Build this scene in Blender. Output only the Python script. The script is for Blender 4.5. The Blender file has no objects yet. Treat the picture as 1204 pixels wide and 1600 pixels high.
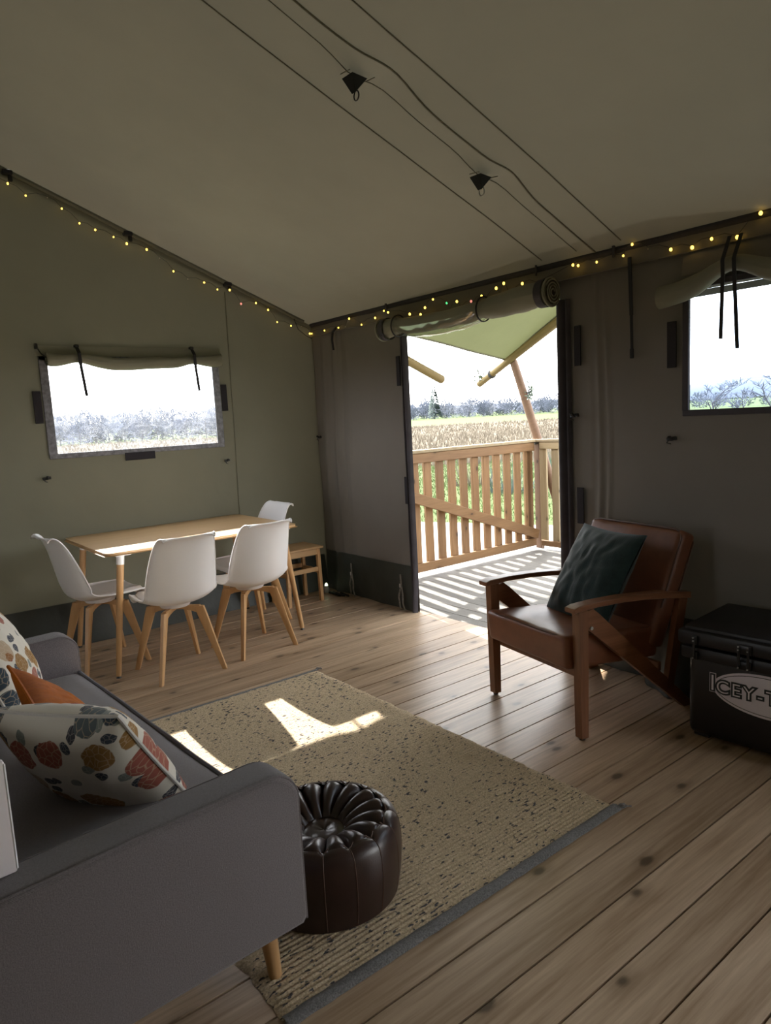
import bpy, bmesh, math, random
import numpy as np
from mathutils import Vector, Matrix, Euler, noise as mnoise

random.seed(7)
SC = bpy.context.scene
COL = SC.collection
PI = math.pi

# ------------------------------------------------------------------ camera, sky, sun, exposure
cam_data = bpy.data.cameras.new('camera')
cam = bpy.data.objects.new('camera', cam_data)
COL.objects.link(cam)
cam_data.sensor_fit = 'VERTICAL'
cam_data.sensor_height = 24.0
cam_data.lens = 1100.6 / 1600 * 24.0
cam_data.clip_end = 3000
cam_data.clip_start = 0.05
_right = Vector((0.62097, 0.782071, -0.05255))
_down = Vector((0.073241, -0.124641, -0.989495))
_fwd = Vector((-0.780405, 0.610597, -0.134678))
_m = Matrix((_right, -_down, -_fwd)).transposed().to_4x4()
_m.translation = Vector((0, 0, 1.45))
cam.matrix_world = _m
SC.camera = cam

SUN_DIR = Vector((-math.cos(math.radians(9.5)), math.sin(math.radians(9.5)), 0.76)).normalized()   # towards the sun
sun_data = bpy.data.lights.new('sun', 'SUN')
sun_data.energy = 11.0
sun_data.angle = math.radians(0.6)
sun_data.color = (1.0, 0.93, 0.82)
sun = bpy.data.objects.new('sun', sun_data)
COL.objects.link(sun)
sun.rotation_euler = SUN_DIR.to_track_quat('Z', 'Y').to_euler()

world = bpy.data.worlds.new('sky')
SC.world = world
world.use_nodes = True
wn = world.node_tree
wn.nodes.clear()
w_out = wn.nodes.new('ShaderNodeOutputWorld')
w_bg = wn.nodes.new('ShaderNodeBackground')
w_tc = wn.nodes.new('ShaderNodeTexCoord')
w_map = wn.nodes.new('ShaderNodeMapping')
w_map.inputs['Scale'].default_value = (1.6, 1.6, 5.0)
w_map.inputs['Location'].default_value = (0.3, 1.7, 0.1)
w_noise = wn.nodes.new('ShaderNodeTexNoise')
w_noise.inputs['Scale'].default_value = 2.2
w_noise.inputs['Detail'].default_value = 6
w_ramp = wn.nodes.new('ShaderNodeValToRGB')
w_ramp.color_ramp.elements[0].position = 0.30
w_ramp.color_ramp.elements[0].color = (0.17, 0.235, 0.33, 1)
w_ramp.color_ramp.elements[1].position = 0.52
w_ramp.color_ramp.elements[1].color = (1.0, 1.0, 1.0, 1)
wn.links.new(w_tc.outputs['Generated'], w_map.inputs['Vector'])
wn.links.new(w_map.outputs['Vector'], w_noise.inputs['Vector'])
wn.links.new(w_noise.outputs['Fac'], w_ramp.inputs['Fac'])
wn.links.new(w_ramp.outputs['Color'], w_bg.inputs['Color'])
w_bg.inputs['Strength'].default_value = 4.2
wn.links.new(w_bg.outputs['Background'], w_out.inputs['Surface'])

SC.view_settings.view_transform = 'Standard'
SC.view_settings.look = 'None'
SC.view_settings.gamma = 1.0
SC.view_settings.use_curve_mapping = False
SC.view_settings.exposure = 1.2
try:
    SC.cycles.use_denoising = True
    SC.cycles.denoiser = 'OPENIMAGEDENOISE'
    SC.cycles.max_bounces = 12
    SC.cycles.diffuse_bounces = 6
    SC.cycles.glossy_bounces = 4
    SC.cycles.transmission_bounces = 8
    SC.cycles.transparent_max_bounces = 16
    SC.cycles.caustics_reflective = False
    SC.cycles.caustics_refractive = False
    SC.cycles.sample_clamp_indirect = 6.0
except Exception:
    pass

# ------------------------------------------------------------------ mesh helpers
class G:
    """Collects vertices and faces of one part."""
    def __init__(s):
        s.v, s.f, s.m = [], [], []

    def add(s, verts, faces, M=None, mi=0):
        o = len(s.v)
        s.v.extend([tuple(M @ Vector(p)) for p in verts] if M is not None else [tuple(p) for p in verts])
        s.f.extend([tuple(i + o for i in f) for f in faces])
        s.m.extend([mi] * len(faces))
        return s

    def box(s, c, d, bev=0.0, M=None, seg=1, mi=0):
        if bev <= 0:
            x, y, z = d[0] / 2, d[1] / 2, d[2] / 2
            vs = [(c[0] + i * x, c[1] + j * y, c[2] + k * z) for k in (-1, 1) for j in (-1, 1) for i in (-1, 1)]
            return s.add(vs, [(0, 2, 3, 1), (4, 5, 7, 6), (0, 1, 5, 4), (2, 6, 7, 3), (0, 4, 6, 2), (1, 3, 7, 5)], M, mi)
        bm = bmesh.new()
        bmesh.ops.create_cube(bm, size=1)
        bmesh.ops.scale(bm, vec=d, verts=bm.verts)
        bmesh.ops.bevel(bm, geom=bm.edges[:], offset=bev, segments=seg, affect='EDGES', profile=0.5)
        bmesh.ops.translate(bm, vec=c, verts=bm.verts)
        bm.verts.ensure_lookup_table()
        vs = [v.co[:] for v in bm.verts]
        bm.verts.index_update()
        fs = [[v.index for v in f.verts] for f in bm.faces]
        bm.free()
        return s.add(vs, fs, M, mi)

    def beam(s, a, b, w, h, bev=0.0, up=(0, 0, 1), mi=0, ext=0.0):
        """Square-section bar from a to b; w across, h along 'up'."""
        a, b = Vector(a), Vector(b)
        d = b - a
        L = d.length + 2 * ext
        y = d.normalized()
        u = Vector(up)
        x = y.cross(u)
        if x.length < 1e-5:
            x = y.cross(Vector((1, 0, 0)))
        x.normalize()
        z = x.cross(y)
        M = Matrix((x, y, z)).transposed().to_4x4()
        M.translation = (a + b) / 2
        return s.box((0, 0, 0), (w, L, h), bev, M, 1, mi)

    def tube(s, pts, r, seg=8, caps=True, mi=0, closed=False, flat=1.0):
        pts = [Vector(p) for p in pts]
        n = len(pts)
        rs = list(r) if hasattr(r, '__len__') else [r] * n
        vs, fs = [], []
        t0 = (pts[1] - pts[0]).normalized()
        ref = Vector((0, 0, 1)) if abs(t0.z) < 0.9 else Vector((1, 0, 0))
        for i, p in enumerate(pts):
            if closed:
                t = (pts[(i + 1) % n] - pts[i - 1]).normalized()
            else:
                t = (pts[min(i + 1, n - 1)] - pts[max(i - 1, 0)]).normalized()
            x = ref - t * ref.dot(t)
            if x.length < 1e-6:
                x = Vector((1, 0, 0))
            x.normalize()
            y = t.cross(x)
            ref = x
            for k in range(seg):
                a = 2 * PI * k / seg
                vs.append(p + (x * math.cos(a) + y * math.sin(a) * flat) * rs[i])
        for i in range(n if closed else n - 1):
            j = (i + 1) % n
            for k in range(seg):
                k2 = (k + 1) % seg
                fs.append((i * seg + k, i * seg + k2, j * seg + k2, j * seg + k))
        if caps and not closed:
            fs.append(tuple(range(seg - 1, -1, -1)))
            fs.append(tuple((n - 1) * seg + k for k in range(seg)))
        return s.add(vs, fs, None, mi)

    def lathe(s, prof, seg=24, M=None, mi=0):
        """prof: (radius, z) from bottom to top."""
        vs, fs = [], []
        for r, z in prof:
            for k in range(seg):
                a = 2 * PI * k / seg
                vs.append((r * math.cos(a), r * math.sin(a), z))
        for i in range(len(prof) - 1):
            for k in range(seg):
                k2 = (k + 1) % seg
                fs.append((i * seg + k, i * seg + k2, (i + 1) * seg + k2, (i + 1) * seg + k))
        fs.append(tuple(range(seg - 1, -1, -1)))
        fs.append(tuple((len(prof) - 1) * seg + k for k in range(seg)))
        return s.add(vs, fs, M, mi)

    def grid(s, nu, nv, fn, M=None, mi=0, flip=False, wrap=False):
        vs = [fn(i / (nu if wrap else nu - 1), j / (nv - 1)) for i in range(nu) for j in range(nv)]
        fs = []
        for i in range(nu if wrap else nu - 1):
            i2 = (i + 1) % nu
            for j in range(nv - 1):
                q = (i * nv + j, i2 * nv + j, i2 * nv + j + 1, i * nv + j + 1)
                fs.append(q[::-1] if flip else q)
        return s.add(vs, fs, M, mi)

    def prism(s, poly, h, M=None, mi=0):
        """2D polygon (x, y) extruded from z=-h/2 to h/2."""
        n = len(poly)
        vs = [(x, y, -h / 2) for x, y in poly] + [(x, y, h / 2) for x, y in poly]
        fs = [tuple(range(n - 1, -1, -1)), tuple(range(n, 2 * n))]
        fs += [(i, (i + 1) % n, n + (i + 1) % n, n + i) for i in range(n)]
        return s.add(vs, fs, M, mi)

    def mesh(s, name, mats, smooth=True, angle=40):
        me = bpy.data.meshes.new(name)
        me.from_pydata(s.v, [], s.f)
        for m in (mats if isinstance(mats, (list, tuple)) else [mats]):
            me.materials.append(m)
        if any(s.m):
            me.polygons.foreach_set('material_index', s.m)
        if smooth:
            me.polygons.foreach_set('use_smooth', [True] * len(me.polygons))
            if angle < 180:
                me.set_sharp_from_angle(angle=math.radians(angle))
        me.update()
        return me

    def build(s, name, mats, parent=None, smooth=True, angle=40, loc=None, label=None, kind=None):
        o = bpy.data.objects.new(name, s.mesh(name, mats, smooth, angle))
        COL.objects.link(o)
        if parent is not None:
            o.parent = parent
        if loc is not None:
            o.location = loc
        if label:
            o['label'] = label
        if kind:
            o['kind'] = kind
        return o


def place(name, me, parent=None, loc=(0, 0, 0), rot=(0, 0, 0), scale=None):
    o = bpy.data.objects.new(name, me)
    COL.objects.link(o)
    o.parent = parent
    o.location = loc
    o.rotation_euler = rot
    if scale is not None:
        o.scale = scale
    return o


def thing(name, label, cat, loc=(0, 0, 0), rotz=0.0, group=None):
    o = bpy.data.objects.new(name, None)
    COL.objects.link(o)
    o.location = loc
    o.rotation_euler = (0, 0, rotz)
    o.empty_display_size = 0.1
    return tag(o, label, cat, group)


def tag(o, label, cat, group=None, kind=None):
    o['label'] = label
    o['category'] = cat
    if group:
        o['group'] = group
    if kind:
        o['kind'] = kind
    return o


def copy_tree(o, parent=None):
    c = o.copy()
    COL.objects.link(c)
    if parent is not None:
        c.parent = parent
    for ch in list(o.children):
        copy_tree(ch, c)
    return c


def subsurf(o, lv=2):
    m = o.modifiers.new('smooth', 'SUBSURF')
    m.levels = lv
    m.render_levels = lv
    return o


def nz(x, y=0.0, z=0.0):
    return mnoise.noise(Vector((x, y, z)))

# ------------------------------------------------------------------ material helpers
class NT:
    def __init__(s, name):
        s.mat = bpy.data.materials.new(name)
        s.mat.use_nodes = True
        s.t = s.mat.node_tree
        s.t.nodes.clear()
        s.out = s.t.nodes.new('ShaderNodeOutputMaterial')

    def n(s, typ, **kw):
        nd = s.t.nodes.new('ShaderNode' + typ)
        for k, v in kw.items():
            k2 = k.replace('__', ' ')
            if k2 in nd.inputs:
                s.set(nd.inputs[k2], v)
            else:
                setattr(nd, k, v)
        return nd

    def set(s, sock, v):
        if hasattr(v, 'is_output') or isinstance(v, bpy.types.NodeSocket):
            s.t.links.new(v, sock)
        elif isinstance(v, (tuple, list)) and len(v) == 3 and sock.type == 'RGBA':
            sock.default_value = (*v, 1)
        else:
            sock.default_value = v

    def math(s, op, a, b=None, clamp=False):
        nd = s.t.nodes.new('ShaderNodeMath')
        nd.operation = op
        nd.use_clamp = clamp
        s.set(nd.inputs[0], a)
        if b is not None:
            s.set(nd.inputs[1], b)
        return nd.outputs[0]

    def mix(s, f, a, b, mode='MIX'):
        nd = s.t.nodes.new('ShaderNodeMix')
        nd.data_type = 'RGBA'
        nd.blend_type = mode
        s.set(nd.inputs[0], f)
        s.set(nd.inputs[6], a)
        s.set(nd.inputs[7], b)
        return nd.outputs[2]

    def ramp(s, f, lo, hi, a=(0, 0, 0), b=(1, 1, 1)):
        nd = s.t.nodes.new('ShaderNodeValToRGB')
        e = nd.color_ramp.elements
        e[0].position, e[1].position = lo, hi
        e[0].color, e[1].color = (*a, 1), (*b, 1)
        s.t.links.new(f, nd.inputs[0])
        return nd.outputs[0]

    def obj(s, scale=(1, 1, 1), loc=(0, 0, 0), rnd=0.0):
        tc = s.t.nodes.new('ShaderNodeTexCoord')
        mp = s.t.nodes.new('ShaderNodeMapping')
        mp.inputs['Scale'].default_value = scale
        mp.inputs['Location'].default_value = loc
        src = tc.outputs['Object']
        if rnd:
            oi = s.t.nodes.new('ShaderNodeObjectInfo')
            cb = s.t.nodes.new('ShaderNodeCombineXYZ')
            r = s.math('MULTIPLY', oi.outputs['Random'], rnd)
            for k in range(3):
                s.t.links.new(r, cb.inputs[k])
            va = s.t.nodes.new('ShaderNodeVectorMath')
            va.operation = 'ADD'
            s.t.links.new(src, va.inputs[0])
            s.t.links.new(cb.outputs[0], va.inputs[1])
            src = va.outputs[0]
        s.t.links.new(src, mp.inputs['Vector'])
        return mp.outputs[0]

    def noise(s, vec, scale, detail=4, rough=0.55, dist=0.0):
        nd = s.n('TexNoise', Scale=scale, Detail=detail, Roughness=rough, Distortion=dist)
        s.t.links.new(vec, nd.inputs['Vector'])
        return nd.outputs['Fac']

    def bump(s, h, strength=0.3, dist=0.01):
        nd = s.n('Bump', Strength=strength, Distance=dist)
        s.t.links.new(h, nd.inputs['Height'])
        return nd.outputs[0]

    def bsdf(s, color, rough=0.5, normal=None, metal=0.0, spec=0.5, sheen=0.0, coat=0.0):
        nd = s.n('BsdfPrincipled', Roughness=rough, Metallic=metal)
        s.set(nd.inputs['Base Color'], color)
        nd.inputs['Specular IOR Level'].default_value = spec
        nd.inputs['Sheen Weight'].default_value = sheen
        nd.inputs['Coat Weight'].default_value = coat
        nd.inputs['Coat Roughness'].default_value = 0.25
        if normal is not None:
            s.t.links.new(normal, nd.inputs['Normal'])
        return nd.outputs[0]

    def done(s, shader):
        s.t.links.new(shader, s.out.inputs['Surface'])
        return s.mat


def simple(name, c, rough=0.5, metal=0.0, spec=0.5, var=0.0, scale=20, bump=0.0, bscale=200, bdist=0.002, sheen=0.0, coat=0.0):
    t = NT(name)
    v = t.obj(rnd=5.0)
    col = c
    if var:
        f = t.noise(v, scale, 4)
        d = tuple(x * (1 - var) for x in c)
        h = tuple(min(1, x * (1 + var)) for x in c)
        col = t.ramp(f, 0.3, 0.7, d, h)
    nrm = t.bump(t.noise(v, bscale, 3), bump, bdist) if bump else None
    return t.done(t.bsdf(col, rough, nrm, metal, spec, sheen, coat))


def wood(name, light, dark, axis=1, grain=14.0, stretch=0.06, rough=0.45, knots=0.0, spec=0.4, rnd=9.0, var=0.15, bump=0.15):
    """Timber with grain along the given object axis."""
    t = NT(name)
    sc = [1, 1, 1]
    sc[axis] = stretch
    v = t.obj(tuple(sc), rnd=rnd)
    f1 = t.noise(v, grain, 5, 0.6, 0.6)
    f2 = t.noise(v, grain * 5, 3, 0.6)
    f = t.math('ADD', t.math('MULTIPLY', f1, 0.62), t.math('MULTIPLY', f2, 0.38))
    col = t.ramp(f, 0.32, 0.68, dark, light)
    oi = t.n('ObjectInfo')
    val = t.math('ADD', t.math('MULTIPLY', oi.outputs['Random'], 2 * var), 1 - var)
    hsv = t.n('HueSaturation', Color=col, Value=val)
    col = hsv.outputs[0]
    h = f
    if knots:
        sp = t.n('SeparateXYZ')
        t.t.links.new(t.obj(rnd=31.0), sp.inputs[0])
        o1, o2 = [k for k in range(3) if k != axis]
        short = t.math('MULTIPLY', t.math('ADD', sp.outputs[o1], sp.outputs[o2]), 6.0)
        cbn = t.n('CombineXYZ')
        t.t.links.new(short, cbn.inputs[0])
        t.t.links.new(t.math('MULTIPLY', sp.outputs[axis], 3.4), cbn.inputs[1])
        vo = t.n('TexVoronoi', Scale=0.62)
        vo.voronoi_dimensions = '2D'
        t.t.links.new(cbn.outputs[0], vo.inputs['Vector'])
        wob = t.math('ADD', vo.outputs['Distance'], t.math('MULTIPLY', t.math('SUBTRACT', f1, 0.5), 0.12))
        k = t.ramp(wob, 0.022 * knots, 0.050 * knots, (1, 1, 1), (0, 0, 0))
        halo = t.ramp(wob, 0.03 * knots, 0.13 * knots, (1, 1, 1), (0, 0, 0))
        col = t.mix(t.math('MULTIPLY', halo, 0.45), col, tuple(x * 0.6 for x in dark))
        col = t.mix(t.math('MULTIPLY', k, 0.85), col, tuple(x * 0.25 for x in dark))
    return t.done(t.bsdf(col, rough, t.bump(h, bump, 0.003), 0, spec))


def canvas(name, c, trans, tcol, var=0.08, rough=0.8):
    t = NT(name)
    v = t.obj()
    big = t.noise(v, 1.3, 4)
    col = t.ramp(big, 0.3, 0.7, tuple(x * (1 - var) for x in c), tuple(x * (1 + var) for x in c))
    wv = t.noise(v, 900, 2)
    wr = t.noise(v, 5.0, 3)
    h = t.math('ADD', t.math('MULTIPLY', wv, 0.04), t.math('MULTIPLY', wr, 1.0))
    d = t.bsdf(col, rough, t.bump(h, 0.22, 0.02), 0, 0.25)
    tr = t.n('BsdfTranslucent', Color=tcol)
    mx = t.n('MixShader', Fac=trans)
    t.t.links.new(d, mx.inputs[1])
    t.t.links.new(tr.outputs[0], mx.inputs[2])
    return t.done(mx.outputs[0])


def fabric(name, c, var=0.12, scale=260, bump=0.35, rough=0.9, sheen=0.25, c2=None):
    t = NT(name)
    v = t.obj()
    f = t.noise(v, scale, 3, 0.7)
    wx = t.n('TexWave', Scale=scale * 0.9, Distortion=2.0)
    wx.inputs['Detail'].default_value = 1.0
    t.t.links.new(v, wx.inputs['Vector'])
    col = t.ramp(f, 0.3, 0.7, c2 or tuple(x * (1 - var) for x in c), tuple(min(1, x * (1 + var)) for x in c))
    h = t.math('ADD', f, t.math('MULTIPLY', wx.outputs['Fac'], 0.5))
    return t.done(t.bsdf(col, rough, t.bump(h, bump, 0.002), 0, 0.2, sheen))


M = {}
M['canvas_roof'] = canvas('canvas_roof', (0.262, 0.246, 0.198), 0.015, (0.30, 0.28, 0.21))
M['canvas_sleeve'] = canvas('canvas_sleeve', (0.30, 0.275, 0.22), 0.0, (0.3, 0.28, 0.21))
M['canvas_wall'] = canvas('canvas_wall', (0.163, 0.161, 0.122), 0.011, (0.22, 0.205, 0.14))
M['canvas_back'] = canvas('canvas_back', (0.178, 0.160, 0.142), 0.009, (0.20, 0.19, 0.14))
M['canvas_blind'] = canvas('canvas_blind', (0.235, 0.23, 0.185), 0.0, (0.1, 0.1, 0.1), 0.12, 0.7)
M['canvas_porch'] = canvas('canvas_porch', (0.085, 0.092, 0.052), 0.08, (0.20, 0.22, 0.105), 0.15)
M['skirt'] = simple('skirt_sheet', (0.042, 0.048, 0.042), 0.55, var=0.15, scale=4, bump=0.3, bscale=9, bdist=0.02)
M['tape'] = simple('dark_tape', (0.030, 0.026, 0.034), 0.75, var=0.2, scale=60)
M['edge_dark'] = simple('dark_edge_canvas', (0.055, 0.050, 0.060), 0.8, var=0.2, scale=9)
M['velcro'] = simple('velcro', (0.022, 0.020, 0.026), 0.9, var=0.2, scale=300)
M['black_plastic'] = simple('black_plastic', (0.012, 0.012, 0.014), 0.35)
M['strap'] = simple('black_strap', (0.014, 0.014, 0.018), 0.8, bump=0.2, bscale=600)
M['seam'] = simple('seam_thread', (0.17, 0.155, 0.12), 0.85)
M['zip'] = simple('zip_tape', (0.23, 0.22, 0.20), 0.6, var=0.3, scale=60)
M['frame_vinyl'] = simple('window_binding', (0.16, 0.16, 0.18), 0.45, var=0.45, scale=35)
M['steel'] = simple('steel', (0.55, 0.55, 0.56), 0.3, metal=1.0)
M['plank'] = wood('floor_plank', (0.70, 0.535, 0.385), (0.32, 0.21, 0.125), 1, 17, 0.045, 0.34, 1.35, 0.55, 9.0, 0.15, 0.14)
M['deck'] = wood('deck_board', (0.29, 0.28, 0.265), (0.22, 0.21, 0.195), 0, 14, 0.06, 0.6, 0, 0.4)
M['subfloor'] = simple('subfloor', (0.02, 0.015, 0.01), 0.9)
M['rail_wood'] = wood('railing_timber', (0.26, 0.15, 0.07), (0.155, 0.08, 0.035), 2, 16, 0.07, 0.6, 1.0, 0.3)
M['rail_wood_h'] = wood('railing_timber_long', (0.26, 0.15, 0.07), (0.155, 0.08, 0.035), 1, 16, 0.07, 0.6, 1.0, 0.3)
M['rail_pale'] = wood('pale_timber', (0.33, 0.265, 0.165), (0.24, 0.17, 0.09), 2, 16, 0.07, 0.6, 0.8, 0.3)
M['rail_pale_h'] = wood('pale_timber_long', (0.33, 0.265, 0.165), (0.24, 0.17, 0.09), 0, 16, 0.07, 0.6, 0.8, 0.3)
M['pole'] = wood('round_pole', (0.21, 0.155, 0.07), (0.13, 0.09, 0.035), 1, 12, 0.06, 0.65, 0.8, 0.3)
M['pole_brown'] = wood('round_pole_brown', (0.155, 0.09, 0.055), (0.10, 0.055, 0.032), 2, 12, 0.06, 0.65, 0.8, 0.3)
M['oak'] = wood('oak_veneer', (0.56, 0.37, 0.19), (0.44, 0.27, 0.12), 1, 18, 0.05, 0.35, 0, 0.45, 0.5, 0.02, 0.06)
M['beech'] = wood('beech', (0.56, 0.34, 0.16), (0.46, 0.26, 0.11), 2, 20, 0.05, 0.4, 0, 0.4, 5.0, 0.05, 0.05)
M['beech_h'] = wood('beech_flat', (0.56, 0.34, 0.16), (0.46, 0.26, 0.11), 0, 20, 0.05, 0.4, 0, 0.4, 5.0, 0.05, 0.05)
M['stool_wood'] = wood('birch', (0.52, 0.33, 0.16), (0.43, 0.26, 0.12), 1, 20, 0.05, 0.45, 0, 0.4, 5.0, 0.05, 0.05)
M['walnut'] = wood('walnut_stain', (0.27, 0.115, 0.055), (0.16, 0.064, 0.029), 1, 22, 0.05, 0.32, 0, 0.5, 3.0, 0.05, 0.06)
M['walnut_v'] = wood('walnut_stain_upright', (0.27, 0.115, 0.055), (0.16, 0.064, 0.029), 2, 22, 0.05, 0.32, 0, 0.5, 3.0, 0.05, 0.06)
M['white_plastic'] = simple('white_plastic', (0.80, 0.79, 0.80), 0.32, spec=0.5)
M['pad'] = simple('seat_pad', (0.66, 0.65, 0.64), 0.5, bump=0.15, bscale=500)
M['white_metal'] = simple('white_metal', (0.80, 0.80, 0.80), 0.35)
M['sofa'] = fabric('sofa_fabric', (0.19, 0.17, 0.178), 0.25, 300, 0.6, 0.9, 0.25)
M['sofa_pipe'] = fabric('sofa_piping', (0.10, 0.10, 0.125), 0.15, 300, 0.3)
M['orange'] = fabric('orange_velvet', (0.36, 0.095, 0.004), 0.15, 60, 0.15, 0.8, 0.0)
M['green'] = fabric('green_velvet', (0.010, 0.026, 0.026), 0.2, 30, 0.12, 0.7, 0.25)
M['white_pipe'] = fabric('cream_piping', (0.66, 0.63, 0.58), 0.1, 400, 0.2)
M['leather'] = simple('tan_leather', (0.205, 0.074, 0.036), 0.38, var=0.16, scale=9, bump=0.18, bscale=260, coat=0.12)
M['leather_pipe'] = simple('leather_piping', (0.09, 0.035, 0.02), 0.4)
M['pouf'] = simple('brown_leather', (0.030, 0.0135, 0.0105), 0.36, var=0.25, scale=12, bump=0.2, bscale=240, coat=0.2)
M['pouf_thread'] = simple('pouf_thread', (0.10, 0.055, 0.04), 0.6)
M['cooler'] = simple('black_rotomould', (0.011, 0.0095, 0.0115), 0.42, bump=0.12, bscale=500)
M['logo_plate'] = simple('logo_plate', (0.80, 0.76, 0.84), 0.5)
M['logo_line'] = simple('logo_line', (0.02, 0.024, 0.032), 0.5)
M['logo_face'] = simple('logo_face', (0.90, 0.87, 0.94), 0.5)
M['white_board'] = simple('white_board', (0.80, 0.73, 0.74), 0.65, spec=0.2)
M['rope'] = simple('cord', (0.03, 0.03, 0.03), 0.8)
M['wire'] = simple('fairy_wire', (0.03, 0.03, 0.03), 0.6)
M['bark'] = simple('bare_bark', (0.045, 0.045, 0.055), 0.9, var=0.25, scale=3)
M['twig'] = simple('bare_twigs', (0.085, 0.098, 0.13), 0.9, var=0.25, scale=0.6)  # blue-grey carries the distance haze in the colour
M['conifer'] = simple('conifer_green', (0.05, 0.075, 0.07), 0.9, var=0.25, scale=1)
M['hill'] = simple('far_hill', (0.035, 0.05, 0.082), 0.95, var=0.3, scale=0.02)  # blue of the distance haze is put into the base colour
M['leaf'] = simple('sprig_leaf', (0.10, 0.14, 0.10), 0.6, var=0.3, scale=30)
M['gravel'] = simple('gravel', (0.21, 0.205, 0.20), 0.9, var=0.2, scale=30, bump=0.5, bscale=90, bdist=0.02)
M['reed'] = simple('dry_reed', (0.12, 0.10, 0.072), 0.9, var=0.35, scale=0.5)
M['grass'] = simple('grass_blade', (0.062, 0.095, 0.022), 0.8, var=0.35, scale=0.7)


def ground_mat():
    t = NT('meadow')
    v = t.obj()
    f = t.noise(v, 0.35, 6)
    f2 = t.noise(v, 6.0, 4)
    g = t.ramp(f2, 0.3, 0.7, (0.036, 0.055, 0.018), (0.065, 0.09, 0.030))
    b = t.ramp(f2, 0.3, 0.7, (0.06, 0.05, 0.036), (0.095, 0.08, 0.055))
    tc = t.n('TexCoord')
    ln = t.n('VectorMath', operation='LENGTH')
    t.t.links.new(tc.outputs['Object'], ln.inputs[0])
    d = t.math('ADD', ln.outputs['Value'], t.math('MULTIPLY', t.math('SUBTRACT', f, 0.5), 14.0))
    k = t.ramp(t.math('DIVIDE', d, 120.0), 0.20, 0.25)
    col = t.mix(k, g, b)
    k2 = t.ramp(t.math('DIVIDE', d, 120.0), 0.90, 0.98)
    col = t.mix(k2, col, g)
    return t.done(t.bsdf(col, 0.95, None, 0, 0.1))


def pane_mat(name, haze, tint, hscale, weave=False):
    t = NT(name)
    v = t.obj()
    tr = t.n('BsdfTransparent', Color=tint)
    d = t.n('BsdfDiffuse', Color=(0.75, 0.78, 0.85))
    tl = t.n('BsdfTranslucent', Color=(0.75, 0.78, 0.85))
    gl = t.n('BsdfGlossy', Roughness=0.12)
    m1 = t.n('MixShader', Fac=0.5)
    t.t.links.new(d.outputs[0], m1.inputs[1])
    t.t.links.new(tl.outputs[0], m1.inputs[2])
    if weave:
        wv = t.n('TexWave', Scale=hscale, bands_direction='Z')
        t.t.links.new(v, wv.inputs['Vector'])
        f = t.math('MULTIPLY', wv.outputs['Fac'], haze)
    else:
        sx = t.noise(t.obj((1, 1.0, 2.0)), hscale, 8, 0.75, 1.5)
        zz = t.n('SeparateXYZ')
        t.t.links.new(v, zz.inputs[0])
        f = t.math('MULTIPLY', t.ramp(sx, 0.42, 0.75), haze * 2.2)
        f = t.math('ADD', f, haze * 0.45, True)
    m2 = t.n('MixShader')
    t.t.links.new(f, m2.inputs[0])
    t.t.links.new(tr.outputs[0], m2.inputs[1])
    t.t.links.new(m1.outputs[0], m2.inputs[2])
    m3 = t.n('MixShader', Fac=0.03)
    t.t.links.new(m2.outputs[0], m3.inputs[1])
    t.t.links.new(gl.outputs[0], m3.inputs[2])
    return t.done(m3.outputs[0])


M['ground'] = ground_mat()
M['vinyl'] = pane_mat('clear_vinyl', 0.085, (0.93, 0.95, 1.0), 9.0)
M['mesh_pane'] = pane_mat('insect_mesh', 0.06, (0.78, 0.88, 1.0), 60.0, True)


def film_mat():
    t = NT('clear_film')
    tr = t.n('BsdfTransparent', Color=(0.82, 0.84, 0.78))
    gl = t.n('BsdfGlossy', Roughness=0.08)
    lw = t.n('LayerWeight', Blend=0.35)
    m = t.n('MixShader')
    t.t.links.new(t.math('ADD', t.math('MULTIPLY', lw.outputs['Facing'], 0.5), 0.08, True), m.inputs[0])
    t.t.links.new(tr.outputs[0], m.inputs[1])
    t.t.links.new(gl.outputs[0], m.inputs[2])
    return t.done(m.outputs[0])


M['film'] = film_mat()


def glow(name, c, s):
    t = NT(name)
    e = t.n('Emission', Color=c, Strength=s)
    return t.done(e.outputs[0])


M['bulb_warm'] = glow('bulb_warm', (1.0, 0.62, 0.08), 2.2)
M['bulb_dim'] = simple('bulb_clear', (0.55, 0.5, 0.4), 0.2)
M['bulb_green'] = glow('bulb_green', (0.1, 0.9, 0.25), 0.7)
M['bulb_pink'] = glow('bulb_pink', (0.9, 0.3, 0.22), 0.5)


def rug_mat():
    t = NT('jute_rug')
    v = t.obj()
    st = t.obj((60.0, 9.0, 1.0))
    f = t.noise(st, 1.4, 4, 0.6)
    f2 = t.noise(t.obj((1, 1, 1)), 170, 3)
    col = t.ramp(f2, 0.3, 0.7, (0.50, 0.385, 0.25), (0.92, 0.77, 0.56))
    col = t.mix(t.math('MULTIPLY', f, 0.25), col, (0.32, 0.22, 0.12))
    fl = t.noise(t.obj((115.0, 38.0, 1.0)), 1.0, 2, 0.5)
    big = t.noise(v, 3.0, 3)
    th = t.math('ADD', fl, t.math('MULTIPLY', t.math('SUBTRACT', big, 0.5), 0.22))
    k = t.ramp(th, 0.60, 0.65)
    col = t.mix(t.math('MULTIPLY', k, 0.92), col, (0.055, 0.062, 0.085))
    return t.done(t.bsdf(col, 0.95, t.bump(t.noise(v, 420, 3), 0.7, 0.004), 0, 0.1))


M['rug'] = rug_mat()
M['rug_edge'] = fabric('rug_binding', (0.19, 0.185, 0.185), 0.55, 220, 0.8)


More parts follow.
